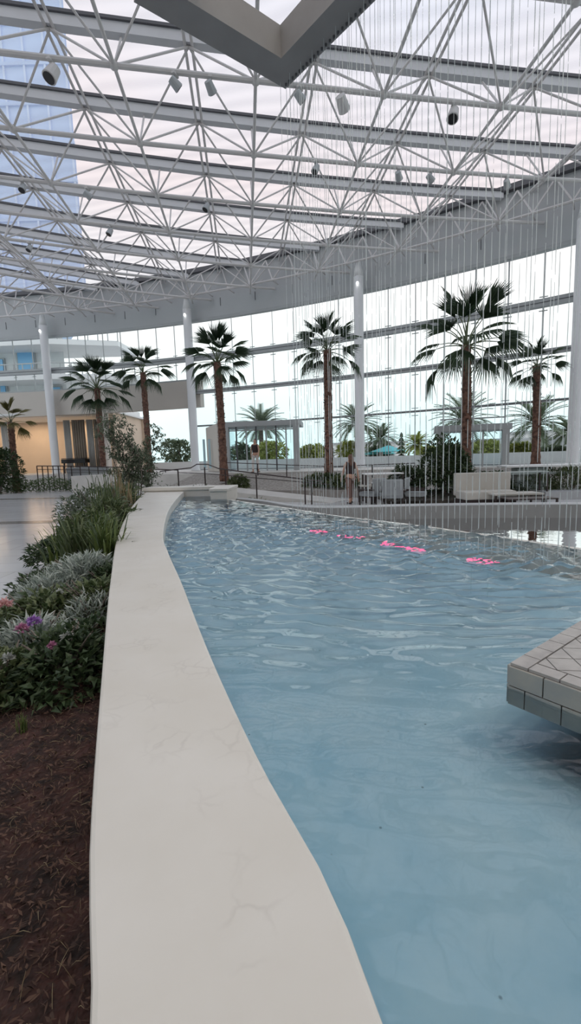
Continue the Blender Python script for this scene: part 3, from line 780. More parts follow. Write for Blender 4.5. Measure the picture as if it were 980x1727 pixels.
# fan palm leaf: stalk plus a pleated half-disc of pointed segments, tip half drooping
def fan_frond(name, seed, stalk=1.0, R_=1.0, droop=.35, spread=2.0):
    rnd = random.Random(seed); pt = MB(); pts = [V((stalk * t, 0, .10 * stalk * math.sin(t * 2.4) - .05 * t * t)) for t in (0, .33, .66, 1)]
    pt.tube(pts, [.028, .02, .016, .013], 5)
    hub = pts[-1]; n = 19; mb = MB(); sl = -.15
    for k in range(n):
        a = -spread + 2 * spread * (k + .5) / n; L = R_ * (.72 + .28 * math.cos(a * .75)) * rnd.uniform(.88, 1.06); da = spread / n
        def pp(r, ang, lift): return hub + V((r * math.cos(ang), r * math.sin(ang), sl * r + lift - droop * (r / R_) ** 3 * R_ * .8))
        r1, r2 = .3 * L, .62 * L
        vs = [hub, pp(r1, a - da, -.012), pp(r1, a, .03), pp(r1, a + da, -.012), pp(r2, a - da * .85, -.01), pp(r2, a, .04), pp(r2, a + da * .85, -.01), pp(L, a + rnd.uniform(-.05, .05), -.04)]
        mb.add(vs, [(0, 1, 2), (0, 2, 3), (1, 4, 5, 2), (2, 5, 6, 3), (4, 7, 5), (5, 7, 6)])
    return pt, mb
FR = []
for k in range(4):
    pt, mb = fan_frond('f', 20 + k, 1.0, (.86, .92, .9, .9)[k], (.22, .4, .6, .1)[k], (.92, 1.05, .85, .55)[k])
    def mk(b, n_, mt):
        me = bpy.data.meshes.new(n_); me.from_pydata(b.v, [], b.f); me.update(); me.materials.append(M[mt]); return me
    FR.append((mk(pt, 'stalk', 'petiole'), mk(mb, 'frond', 'frond'), None))
FRW = []
for a, b, c in FR:
    w_ = b.copy(); w_.materials.clear(); w_.materials.append(M['frond_lamplit']); FRW.append((a, w_, None))
def fan_palm(label, base, height, crown, trunk_r, seed, nf=22, warm=False, skirt=True):
    rnd = random.Random(seed); t = thing('fan_palm', label, 'palm tree', base, 0, 'fan palms inside the glass hall')
    n = 26; pts = []; rs = []; lx, ly = rnd.uniform(-.15, .15), rnd.uniform(-.15, .15)
    for i in range(n + 1):
        u = i / n; pts.append((lx * u * u, ly * u * u, height * u)); rs.append(trunk_r * (1.25 - .25 * min(1, u * 5)) * (1 + (.07 if i % 2 else -.05)) * (1 - .1 * u))
    tm = MB().tube(pts, rs, 12)
    for i in range(220):
        u = rnd.random() ** 1.0; a = rnd.uniform(0, 2 * PI); r_ = trunk_r * .96; z = height * (.03 + .97 * u)
        c = V((lx * u * u + r_ * math.cos(a), ly * u * u + r_ * math.sin(a), z)); o_ = V((math.cos(a), math.sin(a), .9)) * trunk_r * .35; sd = V((-math.sin(a), math.cos(a), 0)) * trunk_r * .3
        tm.add([c - sd, c + sd, c + o_], [(0, 1, 2)])
    tm.build('trunk', M['bark'], t, smooth=True)
    topp = V((lx, ly, height - .05)); sc = crown / 1.85
    src = FRW if warm else FR
    for k in range(nf):
        u = k / (nf - 1); el = math.radians(84 - 118 * u ** .95 + rnd.uniform(-7, 7)); az = k * 2.39996 + rnd.uniform(-.25, .25)
        v = 3 if u < .22 else (2 if u > .75 else k % 2)
        f = bpy.data.objects.new('frond', src[v][1]); COL.objects.link(f); f.parent = t
        s_ = bpy.data.objects.new('stalk', src[v][0]); COL.objects.link(s_); s_.parent = f
        z_ = sc * rnd.uniform(.88, 1.08)
        mtx = Matrix.Translation(topp) @ Matrix.Rotation(az, 4, 'Z') @ Matrix.Rotation(-el, 4, 'Y') @ Matrix.Rotation(rnd.uniform(-.5, .5), 4, 'X') @ Matrix.Diagonal((z_, z_, z_, 1))
        f.matrix_local = mtx
    return t
def palm_at(label, xc, yc, xb, yb, Y, crown_px, tr_px, seed, zb_=None, **k):
    c = at(xc, yc, Y); b = at(xb, yb, Y); zb_ = b.z if zb_ is None else zb_
    return fan_palm(label, (c.x + (b.x - c.x) * .5, Y, zb_), c.z - zb_, crown_px / 2 / F * Y, tr_px / 2 / F * Y, seed, **k)
palm_at('tall fan palm behind the water threads, biggest crown of all', 788, 582, 788, 800, 17.5, 195, 16, 3, zb_=.5, nf=24)
palm_at('fan palm just left of the tall white middle column', 553, 590, 553, 805, 19, 130, 14, 5, zb_=.5, nf=26)
palm_at('fan palm in front of the glass entrance, clear of the water threads', 373, 612, 374, 800, 20.5, 122, 13, 7, zb_=.6, nf=26)
palm_at('slim fan palm standing between the leafy tree and the beige wall', 247, 628, 249, 810, 28.9, 98, 10, 9, zb_=.0, nf=19)
palm_at('fan palm right of the lobby piano', 169, 655, 171, 810, 29.2, 112, 10, 11, zb_=.0, nf=24)
palm_at('fan palm near the right edge, partly behind the tallest palm', 907, 618, 905, 800, 20, 98, 13, 13, zb_=.8, nf=21)
palm_at('low olive-coloured fan palm at the left edge above the round bush', 24, 712, 20, 815, 27.9, 80, 10, 15, zb_=.0, nf=14, warm=True)

# planting inside the hall, middle distance
for i, (x_, Y_, r_, mt_, lb_) in enumerate(((553, 18.6, .8, 'shrub', 'dark low shrub around the foot of the palm left of the middle column'), (578, 18.0, .7, 'shrub2', 'green low shrub right of the palm left of the middle column'),
        (530, 18.9, .6, 'shrub2', 'green low shrub left of the palm left of the middle column'), (400, 19.6, .5, 'shrub2', 'small green shrub right of the foot of the entrance palm'), (905, 18.6, .9, 'shrub', 'dark low shrub at the foot of the right-hand palm'),
        (955, 17.5, .9, 'shrub', 'dark shrub on the terrace edge at the right edge of the view'))):
    q_ = at(x_, 800, Y_); bush('low_shrub', lb_, 'shrub', (q_.x, Y_, .35), mt_, 800, r_, .5, .55, .16, .06, 90 + i)
bush('round_bush', 'dense dark rounded bush against the trunk of the tallest palm', 'bush', (5.3, 15.3, .1), 'shrub', 4200, 1.0, .9, 1.75, .16, .07, 2, shell=.8, cz=.35)
bush('round_bush', 'smaller dark bush leaning on the left of the large rounded bush', 'bush', (4.15, 15.9, .1), 'shrub', 1500, .7, .6, .95, .15, .06, 3, shell=.75, cz=.2)
bush('round_bush', 'dark clipped bush at the left edge below the low palm', 'bush', (-17.1, 26.2, 0), 'shrub', 3400, 1.6, 1.0, 2.5, .22, .1, 4, shell=.8, cz=.45)
bush('round_bush', 'dark bush behind the cream sofa', 'bush', (6.9, 15.2, .1), 'shrub', 1200, .9, .5, .8, .14, .06, 6, shell=.7, cz=.1)
for i, (x_, y_, lb_) in enumerate(((8.6, 15.4, 'grassy shrub in the planter beside the grey-green counter'), (9.7, 15.2, 'taller grassy shrub in the right planter'), (10.8, 15.0, 'grassy shrub at the right edge of the view'))):
    bush('planter_shrub', lb_, 'shrub', (x_, y_, .2), 'shrub2', 900, .75, .5, (.7, .85, 1.0)[i], .2, .03, 30 + i, shell=.6, up_=.9)
hg = MB(); rnd = random.Random(8)
hA = [(-25.5, 27.8), (-20.3, 27.0), (-15.5, 26.4), (-11.4, 26.6), (-7.6, 27.6)]
hp = cat(hA, 12)
for i in range(9000):
    u = rnd.random() * (len(hp) - 1); k = int(u); q = u - k; x_, y_ = hp[k][0] * (1 - q) + hp[k + 1][0] * q, hp[k][1] * (1 - q) + hp[k + 1][1] * q
    leaf(hg, (x_ + rnd.uniform(-.2, .2), y_ + rnd.uniform(-.5, .5), rnd.uniform(.02, .75 + .1 * math.sin(x_ * 3))), (rnd.gauss(0, 1), rnd.gauss(-.4, 1), rnd.gauss(.6, .6)), .13, .06, rnd)
tag(hg.build('low_hedge', M['hedge']), 'long low green hedge edging the pale floor in front of the lobby', 'hedge')
# airy tree on the left behind the ledge
tr = thing('airy_tree', 'airy olive-leaved small tree with thin stems left of the entrance column', 'tree', (-4.9, 14.6, 0))
sm = MB(); fo = MB(); rnd = random.Random(12)
for k in range(9):
    a = rnd.uniform(0, 2 * PI); sp_ = rnd.uniform(.3, 1.15); h = rnd.uniform(2.0, 3.25)
    base = V((rnd.uniform(-.35, .35), rnd.uniform(-.2, .2), 0)); tip = base + V((sp_ * math.cos(a), sp_ * .6 * math.sin(a), h))
    mid = (base + tip) / 2 + V((rnd.uniform(-.15, .15), 0, .1)); sm.tube([base, mid, tip], [.022, .014, .004], 5)
    for q in range(26):
        u = rnd.uniform(.25, 1); p = base.lerp(mid, u * 2) if u < .5 else mid.lerp(tip, u * 2 - 1)
        d = V((rnd.gauss(0, 1), rnd.gauss(0, 1), rnd.gauss(.3, .6))).normalized(); L_ = rnd.uniform(.2, .55); e_ = p + d * L_
        sm.tube([p, e_], [.006, .002], 4, caps=False)
        for w_ in range(20):
            leaf(fo, p.lerp(e_, rnd.uniform(.2, 1.05)) + V((rnd.gauss(0, .04), rnd.gauss(0, .04), rnd.gauss(0, .04))), (rnd.gauss(0, 1), rnd.gauss(0, 1), rnd.gauss(0, .8)), rnd.uniform(.07, .13), .05, rnd)
sm.build('branches', M['greybark'], tr); fo.build('foliage', M['olive'], tr)

# ------------------------------------------------------------------ foreground planting bed
gx = [(a, b) for a, b in outp]
bedo = []
BO = [(-1.8, -1.6), (-1.9, .5), (-2.1, 2.0), (-2.45, 3.6), (-3.1, 5.4), (-4.3, 8.2), (-5.6, 11.2), (-6.4, 14.5)]
bi, bo = resample(cat([(.2, -1.6)] + OUT[1:] + [(-4.2, 14.5)]), 60), resample(cat(BO), 60)
mbd = MB(); Kk = 16; r2 = random.Random(2)
def bedz(t, y): return (.44 * (1 - t ** 3) if True else 0) + .02
for i in range(60):
    for k in range(Kk + 1):
        t = k / Kk; x_, y_ = bi[i][0] * (1 - t) + bo[i][0] * t, bi[i][1] * (1 - t) + bo[i][1] * t
        mbd.v.append((x_ - (.012 if k == 0 else 0), y_, max(.01, bedz(t, y_) + r2.uniform(-.018, .018))))
for i in range(59):
    for k in range(Kk): q = i * (Kk + 1) + k; mbd.f.append((q, q + 1, q + Kk + 2, q + Kk + 1))
struct(mbd.build('planting_bed', M['mulch'], smooth=True), 'sloping bed of red-brown mulch beside the ledge')
def bedpt(s, t):
    """s along the bed 0..1, t across from ledge to edge"""
    u = s * 59; k = min(58, int(u)); q = u - k
    a = V((*bi[k], 0)).lerp(V((*bi[k + 1], 0)), q); b = V((*bo[k], 0)).lerp(V((*bo[k + 1], 0)), q); p = a.lerp(b, t); p.z = bedz(t, p.y); return p
def s_of_y(y): return float(np.interp(y, [b[1] for b in bi], np.linspace(0, 1, 60)))
chips, stra = MB(), MB()
for i in range(14000):
    y_ = rnd.uniform(.0, 3.0) if i % 3 else rnd.uniform(0, 1.6); p = bedpt(s_of_y(y_), rnd.uniform(.0, .75)); d = V((rnd.gauss(0, 1), rnd.gauss(0, 1), rnd.gauss(.1, .35)))
    leaf(chips, p + V((0, 0, rnd.uniform(0, .03))), d, rnd.uniform(.010, .034), rnd.uniform(.003, .009), rnd, 0, .1)
for i in range(900):
    y_ = rnd.uniform(.1, 2.4); p = bedpt(s_of_y(y_), rnd.uniform(.02, .7)); d = V((rnd.gauss(0, 1), rnd.gauss(0, .6), rnd.gauss(.15, .3))).normalized(); L_ = rnd.uniform(.012, .055)
    q = p + V((0, 0, .02)); stra.tube([q, q + d * L_ * .5 + V((0, 0, .006)), q + d * L_], [.0005, .0007, .0003], 3, caps=False)
tag(chips.build('mulch_chips', M['mulchchip']), 'red-brown bark chips covering the planting bed', 'mulch', kind='stuff')
tag(stra.build('dry_grass', M['straw']), 'scattered pale dry grass blades on the mulch', 'dry grass', kind='stuff')
# sprouting grass tufts on the mulch
def tuft(label, y_, t_, n, L, mt, seed, name='grass_tuft', cat_='grass tuft', w=.006, lean=.5):
    rnd = random.Random(seed); p = bedpt(s_of_y(y_), t_); th = thing(name, label, cat_, p); mb = MB()
    for i in range(n):
        a = rnd.uniform(0, 2 * PI); ln = rnd.uniform(.1, lean); h = L * rnd.uniform(.55, 1.1); b = V((rnd.gauss(0, L * .12), rnd.gauss(0, L * .12), 0)); o_ = V((math.cos(a), math.sin(a), 0)); sd = V((-o_.y, o_.x, 0)) * w
        ps = [b, b + o_ * ln * h * .25 + V((0, 0, h * .5)), b + o_ * ln * h * .6 + V((0, 0, h * .85)), b + o_ * ln * h * 1.0 + V((0, 0, h * (1.0 - .25 * ln)))]
        mb.add([ps[0] - sd, ps[0] + sd, ps[1] - sd, ps[1] + sd, ps[2] - sd * .7, ps[2] + sd * .7, ps[3]], [(0, 1, 3, 2), (2, 3, 5, 4), (4, 5, 6)])
    mb.build('blades', M[mt], th); return th
tuft('sprouting grass tuft among the mulch nearest the viewer', 1.02, .22, 40, .07, 'straw', 1, w=.0012)
tuft('thin grass tuft on the mulch halfway to the flowers', 1.45, .35, 46, .08, 'strap', 2, w=.0014)
tuft('pale grass tuft at the left edge of the mulch', 1.2, .5, 40, .08, 'straw', 3, w=.0014)
tuft('green grass tuft just below the flowering plants', 1.75, .3, 40, .09, 'strap', 4, w=.0016)
# strap-leaved clumps
for i, (y_, t_, L_, n_, lb_) in enumerate(((4.75, .12, .62, 110, 'bright strap-leaved clump touching the outer side of the ledge'), (4.9, .45, .66, 110, 'dark strap-leaved clump in the middle of the bed'),
        (5.7, .25, .6, 90, 'strap-leaved clump behind the other two'), (5.3, .75, .62, 60, 'strap-leaved clump at the edge of the pale floor, blades leaning outwards'))):
    tuft(lb_, y_, t_, n_, L_, 'strap' if i != 1 else 'shrub2', 40 + i, 'strap_leaf_plant', 'plant', .011, .75)
def bb(label, y_, t_, mt, n, rx, ry, rz, L, w, seed, name='bedding_shrub', cat_='shrub', **k):
    p = bedpt(s_of_y(y_), t_); return bush(name, label, cat_, p, mt, n, rx, ry, rz, L, w, seed, **k)
bb('dark leafy shrub at the front of the bed beside the ledge', 2.25, .22, 'shrub', 1100, .30, .34, .28, .07, .032, 50)
bb('lowest green shrub at the very front of the bed by the mulch', 2.12, .5, 'shrub2', 1100, .26, .26, .26, .06, .028, 46)
bb('flowering green shrub at the front of the bed at the left edge', 2.3, .78, 'shrub2', 1300, .28, .28, .32, .06, .028, 47)
bb('silvery-leaved plant between the front green shrubs', 2.55, .42, 'silver', 800, .24, .22, .27, .08, .016, 48, 'silver_leaf_plant', 'plant', up_=.8)
bb('pale silvery-leaved plant against the ledge beside the green shrubs', 3.0, .14, 'silver', 600, .2, .26, .26, .07, .014, 49, 'silver_leaf_plant', 'plant', up_=.8)
bb('dark leafy shrub at the front left of the bed', 2.6, .66, 'shrub', 1000, .36, .34, .26, .08, .035, 51)
bb('green flowering shrub with pink blooms in the middle of the bed', 3.05, .55, 'shrub2', 1300, .38, .34, .30, .07, .035, 52)
bb('green shrub against the ledge next to the silvery plants', 3.25, .16, 'shrub2', 1100, .30, .36, .28, .07, .03, 53)
bb('green shrub at the left edge near the pink blooms', 3.3, .9, 'shrub2', 900, .34, .3, .26, .07, .035, 54)
bb('silvery-leaved plant behind the pink blooms', 3.75, .62, 'silver', 1300, .34, .28, .24, .09, .016, 55, 'silver_leaf_plant', 'plant', up_=.8)
bb('silvery-leaved plant at the left edge above the pink blooms', 3.5, .98, 'silver', 900, .3, .26, .26, .09, .016, 56, 'silver_leaf_plant', 'plant', up_=.8)
bb('wide silvery-leaved plant just in front of the strap-leaved clumps', 4.15, .38, 'silver', 1500, .36, .30, .28, .09, .018, 57, 'silver_leaf_plant', 'plant', up_=.8)
bb('silvery-leaved plant low at the front left of the bed', 2.8, .85, 'silver', 500, .26, .22, .16, .08, .016, 58, 'silver_leaf_plant', 'plant', up_=.8)
bb('dark shrub between the silvery plants and the ledge', 3.95, .1, 'shrub', 800, .26, .3, .22, .06, .03, 59)
bb('rounded dark green shrub at the outer edge of the bed', 4.6, .9, 'shrub', 1200, .34, .4, .28, .07, .035, 60)
bb('rounded green shrub behind the strap-leaved clumps', 6.6, .5, 'shrub2', 1400, .55, .5, .5, .1, .045, 61)
bb('dark shrub at the outer edge of the bed beyond the strap-leaved clumps', 6.4, .9, 'shrub', 1200, .5, .5, .36, .09, .045, 62)
bb('dark shrub against the far bend of the ledge', 7.6, .2, 'shrub2', 1300, .5, .6, .5, .1, .04, 63)
bb('large loose shrub near the far end of the bed', 9.2, .5, 'olive', 1500, .8, .8, .75, .12, .04, 64)
bb('loose green shrub where the bed meets the far end of the ledge', 10.8, .25, 'shrub2', 1300, .6, .8, .6, .12, .05, 65)
bush('low_shrub', 'low green shrub beyond the pier at the end of the pool', 'shrub', (-1.2, 13.3, 0), 'shrub2', 900, .75, .4, .42, .12, .05, 66)
bush('low_shrub', 'twiggy shrub behind the far stone wall of the pool', 'shrub', (-3.3, 14.0, 0), 'olive', 1300, 1.1, .5, .9, .1, .035, 67, shell=.3)
# tall reedy stems
for i, (y_, t_, lb_) in enumerate(((8.2, .35, 'clump of brown upright reeds behind the green shrubs'), (9.9, .2, 'clump of upright reeds near the far end of the ledge'))):
    tuft(lb_, y_, t_, 60, 1.05, 'straw' if i else 'shrub2', 70 + i, 'reed_clump', 'reeds', .009, .3)
# flower heads
def flower(label, y_, t_, h, seed, r_=.05, mt='pink', n=10):
    rnd = random.Random(seed); p = bedpt(s_of_y(y_), t_) ; th = thing('pink_flower', label, 'flower', p); mb = MB(); c = V((0, 0, h))
    for i in range(n * 6):
        a = rnd.uniform(0, 2 * PI); e_ = rnd.uniform(-.2, 1.4); d = V((math.cos(a) * math.cos(e_), math.sin(a) * math.cos(e_), math.sin(e_)))
        leaf(mb, c + d * r_ * .25, d, r_ * rnd.uniform(.7, 1.1), r_ * .55, rnd, .3, .1)
    mb.build('petals', M[mt], th); MB().tube([(0, 0, 0), (.01, 0, h * .5), (0, 0, h)], .004, 5).build('stem', M['petiole'], th)
M['lilac'] = leafmat('lilac_petals', (.35, .16, .48), (.62, .38, .78), .6, .4)
M['palepink'] = leafmat('pale_pink_petals', (.70, .38, .40), (.85, .62, .60), .6, .4)
M['whitepetal'] = leafmat('white_petals', (.60, .62, .60), (.80, .80, .78), .6, .4)
for i, (px, py, mt_, r_, lb_) in enumerate(((57, 1050, 'lilac', .036, 'lilac flower head, brightest of the blooms in the bed'), (36, 1062, 'pink', .032, 'pink flower head just left of the lilac one'),
        (8, 1022, 'palepink', .045, 'pale pink flower head at the left edge of the bed'), (88, 1090, 'pink', .022, 'small pink flower below and right of the lilac one'),
        (112, 1075, 'whitepetal', .028, 'white flower head between the pink blooms and the ledge'), (14, 1112, 'whitepetal', .032, 'white flower head low at the left edge'),
        (100, 1000, 'whitepetal', .026, 'white flower head among the silvery leaves'))):
    zz = .68 if i != 5 else .62
    q = atz(px, py, zz); th = thing('flower_head', lb_, 'flower', (q.x, q.y, .4)); mb = MB(); rr = random.Random(i); c = V((0, 0, zz - .4))
    for k in range(60):
        a = rr.uniform(0, 2 * PI); e_ = rr.uniform(-.2, 1.4); d = V((math.cos(a) * math.cos(e_), math.sin(a) * math.cos(e_), math.sin(e_)))
        leaf(mb, c + d * r_ * .3, d, r_ * rr.uniform(.7, 1.2), r_ * .6, rr, .3, .1)
    mb.build('petals', M[mt_], th); MB().tube([(0, 0, 0), (.01, 0, .2), (0, 0, zz - .4)], .004, 5).build('stem', M['petiole'], th)

# ------------------------------------------------------------------ entrance
def door_frame(n, label, x0, x1, y0, y1, z0, z1, nleaf, mt='mullion', deep=2.2):
    d = struct(empty('door_%d' % n), label); W2 = (x1 - x0); a = math.atan2(y1 - y0, x1 - x0); L_ = math.hypot(x1 - x0, y1 - y0)
    d.location = (x0, y0, z0); d.rotation_euler.z = a; H = z1 - z0
    MB().box((L_ / 2, deep / 2, H - .14), (L_ + .5, deep + .3, .28)).build('canopy', M[mt], d, bevel=.01)
    for x_ in (0, L_): MB().box((x_, .0, (H - .28) / 2), (.3, .32, H - .28)).build('post', M[mt], d)
    for k in range(1, nleaf):
        MB().box((L_ * k / nleaf, .05, (H - .28) / 2), (.07, .1, H - .28)).build('stile', M['dark'] if k % 2 else M['mullion'], d)
    MB().box((L_ / 2, .05, 2.25), (L_, .06, .06)).build('rail', M['mullion'], d)
    for k in range(nleaf):
        g = MB().box((L_ * (k + .5) / nleaf, .06, (H - .28) / 2), (L_ / nleaf - .07, .015, H - .3)).build('pane', M['doorglass'], d)
    for x_ in (-.02, L_ + .02): MB().box((x_, deep / 2 + .2, (H - .3) / 2), (.03, deep - .5, H - .34)).build('side_glass', M['doorglass'], d)
    return d
pL, pR = at(383, 760, 25.0), at(500, 760, 24.6)
door_frame(1, 'grey framed glass entrance with double doors under the fan palm', pL.x, pR.x, 25.0, 24.6, .9, at(440, 710, 24.8).z, 7)
vb = struct(MB().box((0, 0, 0), (.16, 3.6, 2.65)).build('wall_vestibule', M['wallbeige'])); q = at(360, 760, 26.6); vb.location = (q.x, 26.6, 2.25); vb.rotation_euler.z = .35
for k in range(4):
    q = at(345 + k * 9, 760, 26.5); struct(MB().box((q.x, 26.4, 1.95), (.13, .05, 1.7)).build('window_%d' % (6 + k), mat('pale_blue_glass_strip', (.45, .62, .68), .2)))
pL, pR = at(742, 760, 21.4), at(852, 760, 20.6)
door_frame(2, 'dark framed glass doorway behind the tallest palm', pL.x, pR.x, 21.4, 20.6, .9, at(800, 716, 21).z, 3, 'mullion', 1.6)

# ------------------------------------------------------------------ railings
def railing(label, pts, mids, posts, r_=.022, mt='bronze', mid=True):
    t = thing('metal_railing', label, 'railing')
    MB().tube(pts, r_, 8).build('handrail', M[mt], t)
    for m_ in mids: MB().tube(m_, r_ * .7, 6).build('rail', M[mt], t)
    for a, b in posts: MB().bar(a, b, .045, .045).build('post', M[mt], t)
    return t
def onp(px, Y, z): q = at(px, 800, Y); return V((q.x, Y, z))
ra = [at(270, 795, 18.6), at(322, 789, 18.2), at(332, 783, 18.0), at(350, 783, 17.6), at(368, 790, 17.0), at(420, 797, 16.2), at(545, 812, 14.8)]
rb = [at(300, 797, 18.3), at(350, 799, 17.6), at(420, 805, 16.2), at(556, 817, 14.7)]
pp_ = []
for px, py, Y in ((345, 788, 17.7), (380, 793, 16.8), (432, 800, 16.0), (514, 811, 15.1), (525, 811, 15.0), (300, 792, 18.3)):
    t_ = at(px, py, Y); pp_.append((V((t_.x, Y, 0)), t_))
railing('dark bronze ramp railing sloping down towards the rain curtain', ra, [rb], pp_)
rc = [at(378, 780, 22.2), at(560, 787, 20.2), at(700, 781, 19)]
railing('thin dark railing along the terrace in front of the entrance', rc, [], [(V((p.x, p.y, .5)), p) for p in (rc[0], rc[0].lerp(rc[1], .33), rc[0].lerp(rc[1], .6), rc[1], rc[1].lerp(rc[2], .5), rc[2])], .018)
rd = [at(62, 786, 28.4), at(110, 786, 28.3), at(190, 788, 28.0), at(300, 793, 27.5)]
posts = []
for i in range(17):
    u = i / 16 * 3; k = min(2, int(u)); p = rd[k].lerp(rd[k + 1], u - k); posts.append((V((p.x, p.y, 0.0)), p))
railing('dark picket railing behind the low hedge in front of the lobby', rd, [[p + V((0, 0, -.22)) for p in rd]], posts, .03)
gb = thing('long_bench', 'long grey bench behind the picket railing', 'bench', tuple(at(148, 795, 29.2)))
MB().box((0, 0, 0), (2.6, .5, .34)).build('back', M['greycloth'], gb, bevel=.03); MB().box((0, 0, -.5), (2.5, .4, .7)).build('seat_base', M['mullion'], gb)
gb.location.z = 1.2

# ramp slab under the railing
rp = MB(); a0, a1 = at(300, 830, 18.6), at(560, 830, 15.2)
rp.add([(a0.x, a0.y, .0), (a1.x, a1.y, 0), (a1.x + .7, a1.y + 1.1, 0), (a0.x + .7, a0.y + 1.3, 0), (a0.x, a0.y, .55), (a1.x, a1.y, .01), (a1.x + .7, a1.y + 1.1, .01), (a0.x + .7, a0.y + 1.3, .55)],
       [(0, 3, 2, 1), (4, 5, 6, 7), (0, 1, 5, 4), (1, 2, 6, 5), (2, 3, 7, 6), (3, 0, 4, 7)])
struct(rp.build('ramp', M['terrace']), 'pale ramp rising towards the entrance')

# ------------------------------------------------------------------ furniture on the right
def table(label, loc, w, d, h, topm, legm='bronze', th=.05, rz=0, name='low_table', cat_='table'):
    t = thing(name, label, cat_, loc, rz)
    MB().box((0, 0, h - th / 2), (w, d, th)).build('tabletop', M[topm], t, bevel=.008)
    for x_ in (-1, 1):
        for y_ in (-1, 1): MB().box((x_ * (w / 2 - .03), y_ * (d / 2 - .03), (h - th) / 2), (.045, .045, h - th)).build('leg', M[legm], t)
    return t
def g_at(px, Y, z=0): q = at(px, 800, Y); return (q.x, Y, z)
table('pale topped table left of the big dark bush', g_at(645, 15.2), 1.3, .7, .98, 'white', th=.04)
table('lower pale topped table in front of the dark-legged one left of the bush', g_at(652, 14.2), .85, .6, .72, 'white', th=.04)
table('small pale side table behind the walking person', g_at(618, 15.0), .5, .5, .6, 'cream')
table('dark framed low table with pale top right of the cream sofa', g_at(868, 12.6), 1.35, .7, .42, 'cream', rz=-.03)
table('dark framed open bench end nearest the rim at the right', g_at(892, 11.9), 1.3, .6, .34, 'bronze', th=.03, rz=-.03)
table('tall dark framed table beside the grey-green counter', g_at(880, 14.6), 1.5, .5, .92, 'counter', th=.04)
def chair(label, loc, rz, m='greycloth'):
    t = thing('lounge_chair', label, 'chair', loc, rz, 'lounge chairs beyond the pool rim')
    MB().box((0, 0, .38), (.62, .6, .14)).build('seat', M[m], t, bevel=.03); MB().box((0, .27, .62), (.62, .1, .5)).build('backrest', M[m], t, bevel=.03)
    for x_ in (-1, 1): MB().box((x_ * .34, 0, .52), (.06, .6, .06)).build('armrest', M['bronze'], t)
    for x_ in (-1, 1):
        for y_ in (-1, 1): MB().box((x_ * .3, y_ * .26, .16), (.04, .04, .32)).build('leg', M['bronze'], t)
for px, Y, rz, lb_ in ((690, 15.4, .5, 'grey lounge chair closest to the dark rounded bush'), (628, 14.1, -2.4, 'grey lounge chair just right of the walking person'), (702, 13.6, 1.2, 'grey lounge chair in front of the dark bush, nearest the rim'), (662, 13.3, 2.9, 'grey lounge chair with its back to the pool')):
    chair(lb_, g_at(px, Y), rz)
sf = thing('curved_sofa', 'long cream sofa back behind the rim at the foot of the tallest palm', 'sofa', g_at(814, 13.4), -.06)
arcp = lambda r0, r1, z0, z1, mb: mb.strip([(math.sin(a) * r0, -6 + math.cos(a) * r0) for a in np.linspace(-.135, .135, 14)], [(math.sin(a) * r1, -6 + math.cos(a) * r1) for a in np.linspace(-.135, .135, 14)], z0, z1)
arcp(6.0, 6.18, .3, .98, MB()).build('backrest', M['cream'], sf, bevel=.03); arcp(5.35, 6.0, .22, .46, MB()).build('seat', M['cream'], sf, bevel=.03)
arcp(5.4, 6.15, .02, .2, MB()).build('plinth', M['bronze'], sf)
ct = thing('bar_counter', 'grey-green counter with pale rounded top at the right beyond the pool', 'counter', g_at(905, 15.6), -.12)
MB().box((-.25, 0, .5), (1.0, .6, 1.0)).build('body', M['counter'], ct, bevel=.02)
MB().prism([(-1.2, -.45), (.9, -.45), (1.25, -.3), (1.35, 0), (1.25, .3), (.9, .45), (-1.2, .45)], 1.02, 1.1).build('top', M['white'], ct, bevel=.02)
MB().prism([(-1.15, -.4), (.9, -.4), (1.2, -.25), (1.3, 0), (1.2, .25), (.9, .4), (-1.15, .4)], .78, .84).build('shelf', M['counter'], ct)
struct(MB().strip([(8.2, 14.2), (10, 14.0), (13, 13.4)], [(8.2, 16), (10, 16), (13, 15.6)], 0, .26).build('planter_kerb', M['kerb'] if 'kerb' in M else M['rim']), 'low grey kerb around the right planter')
struct(MB().prism([(3.2, 13.9), (8.3, 14.4), (8.3, 16.2), (3.2, 17.2)], 0, .12).build('planter_base', M['soil']), 'dark soil around the rounded bush')

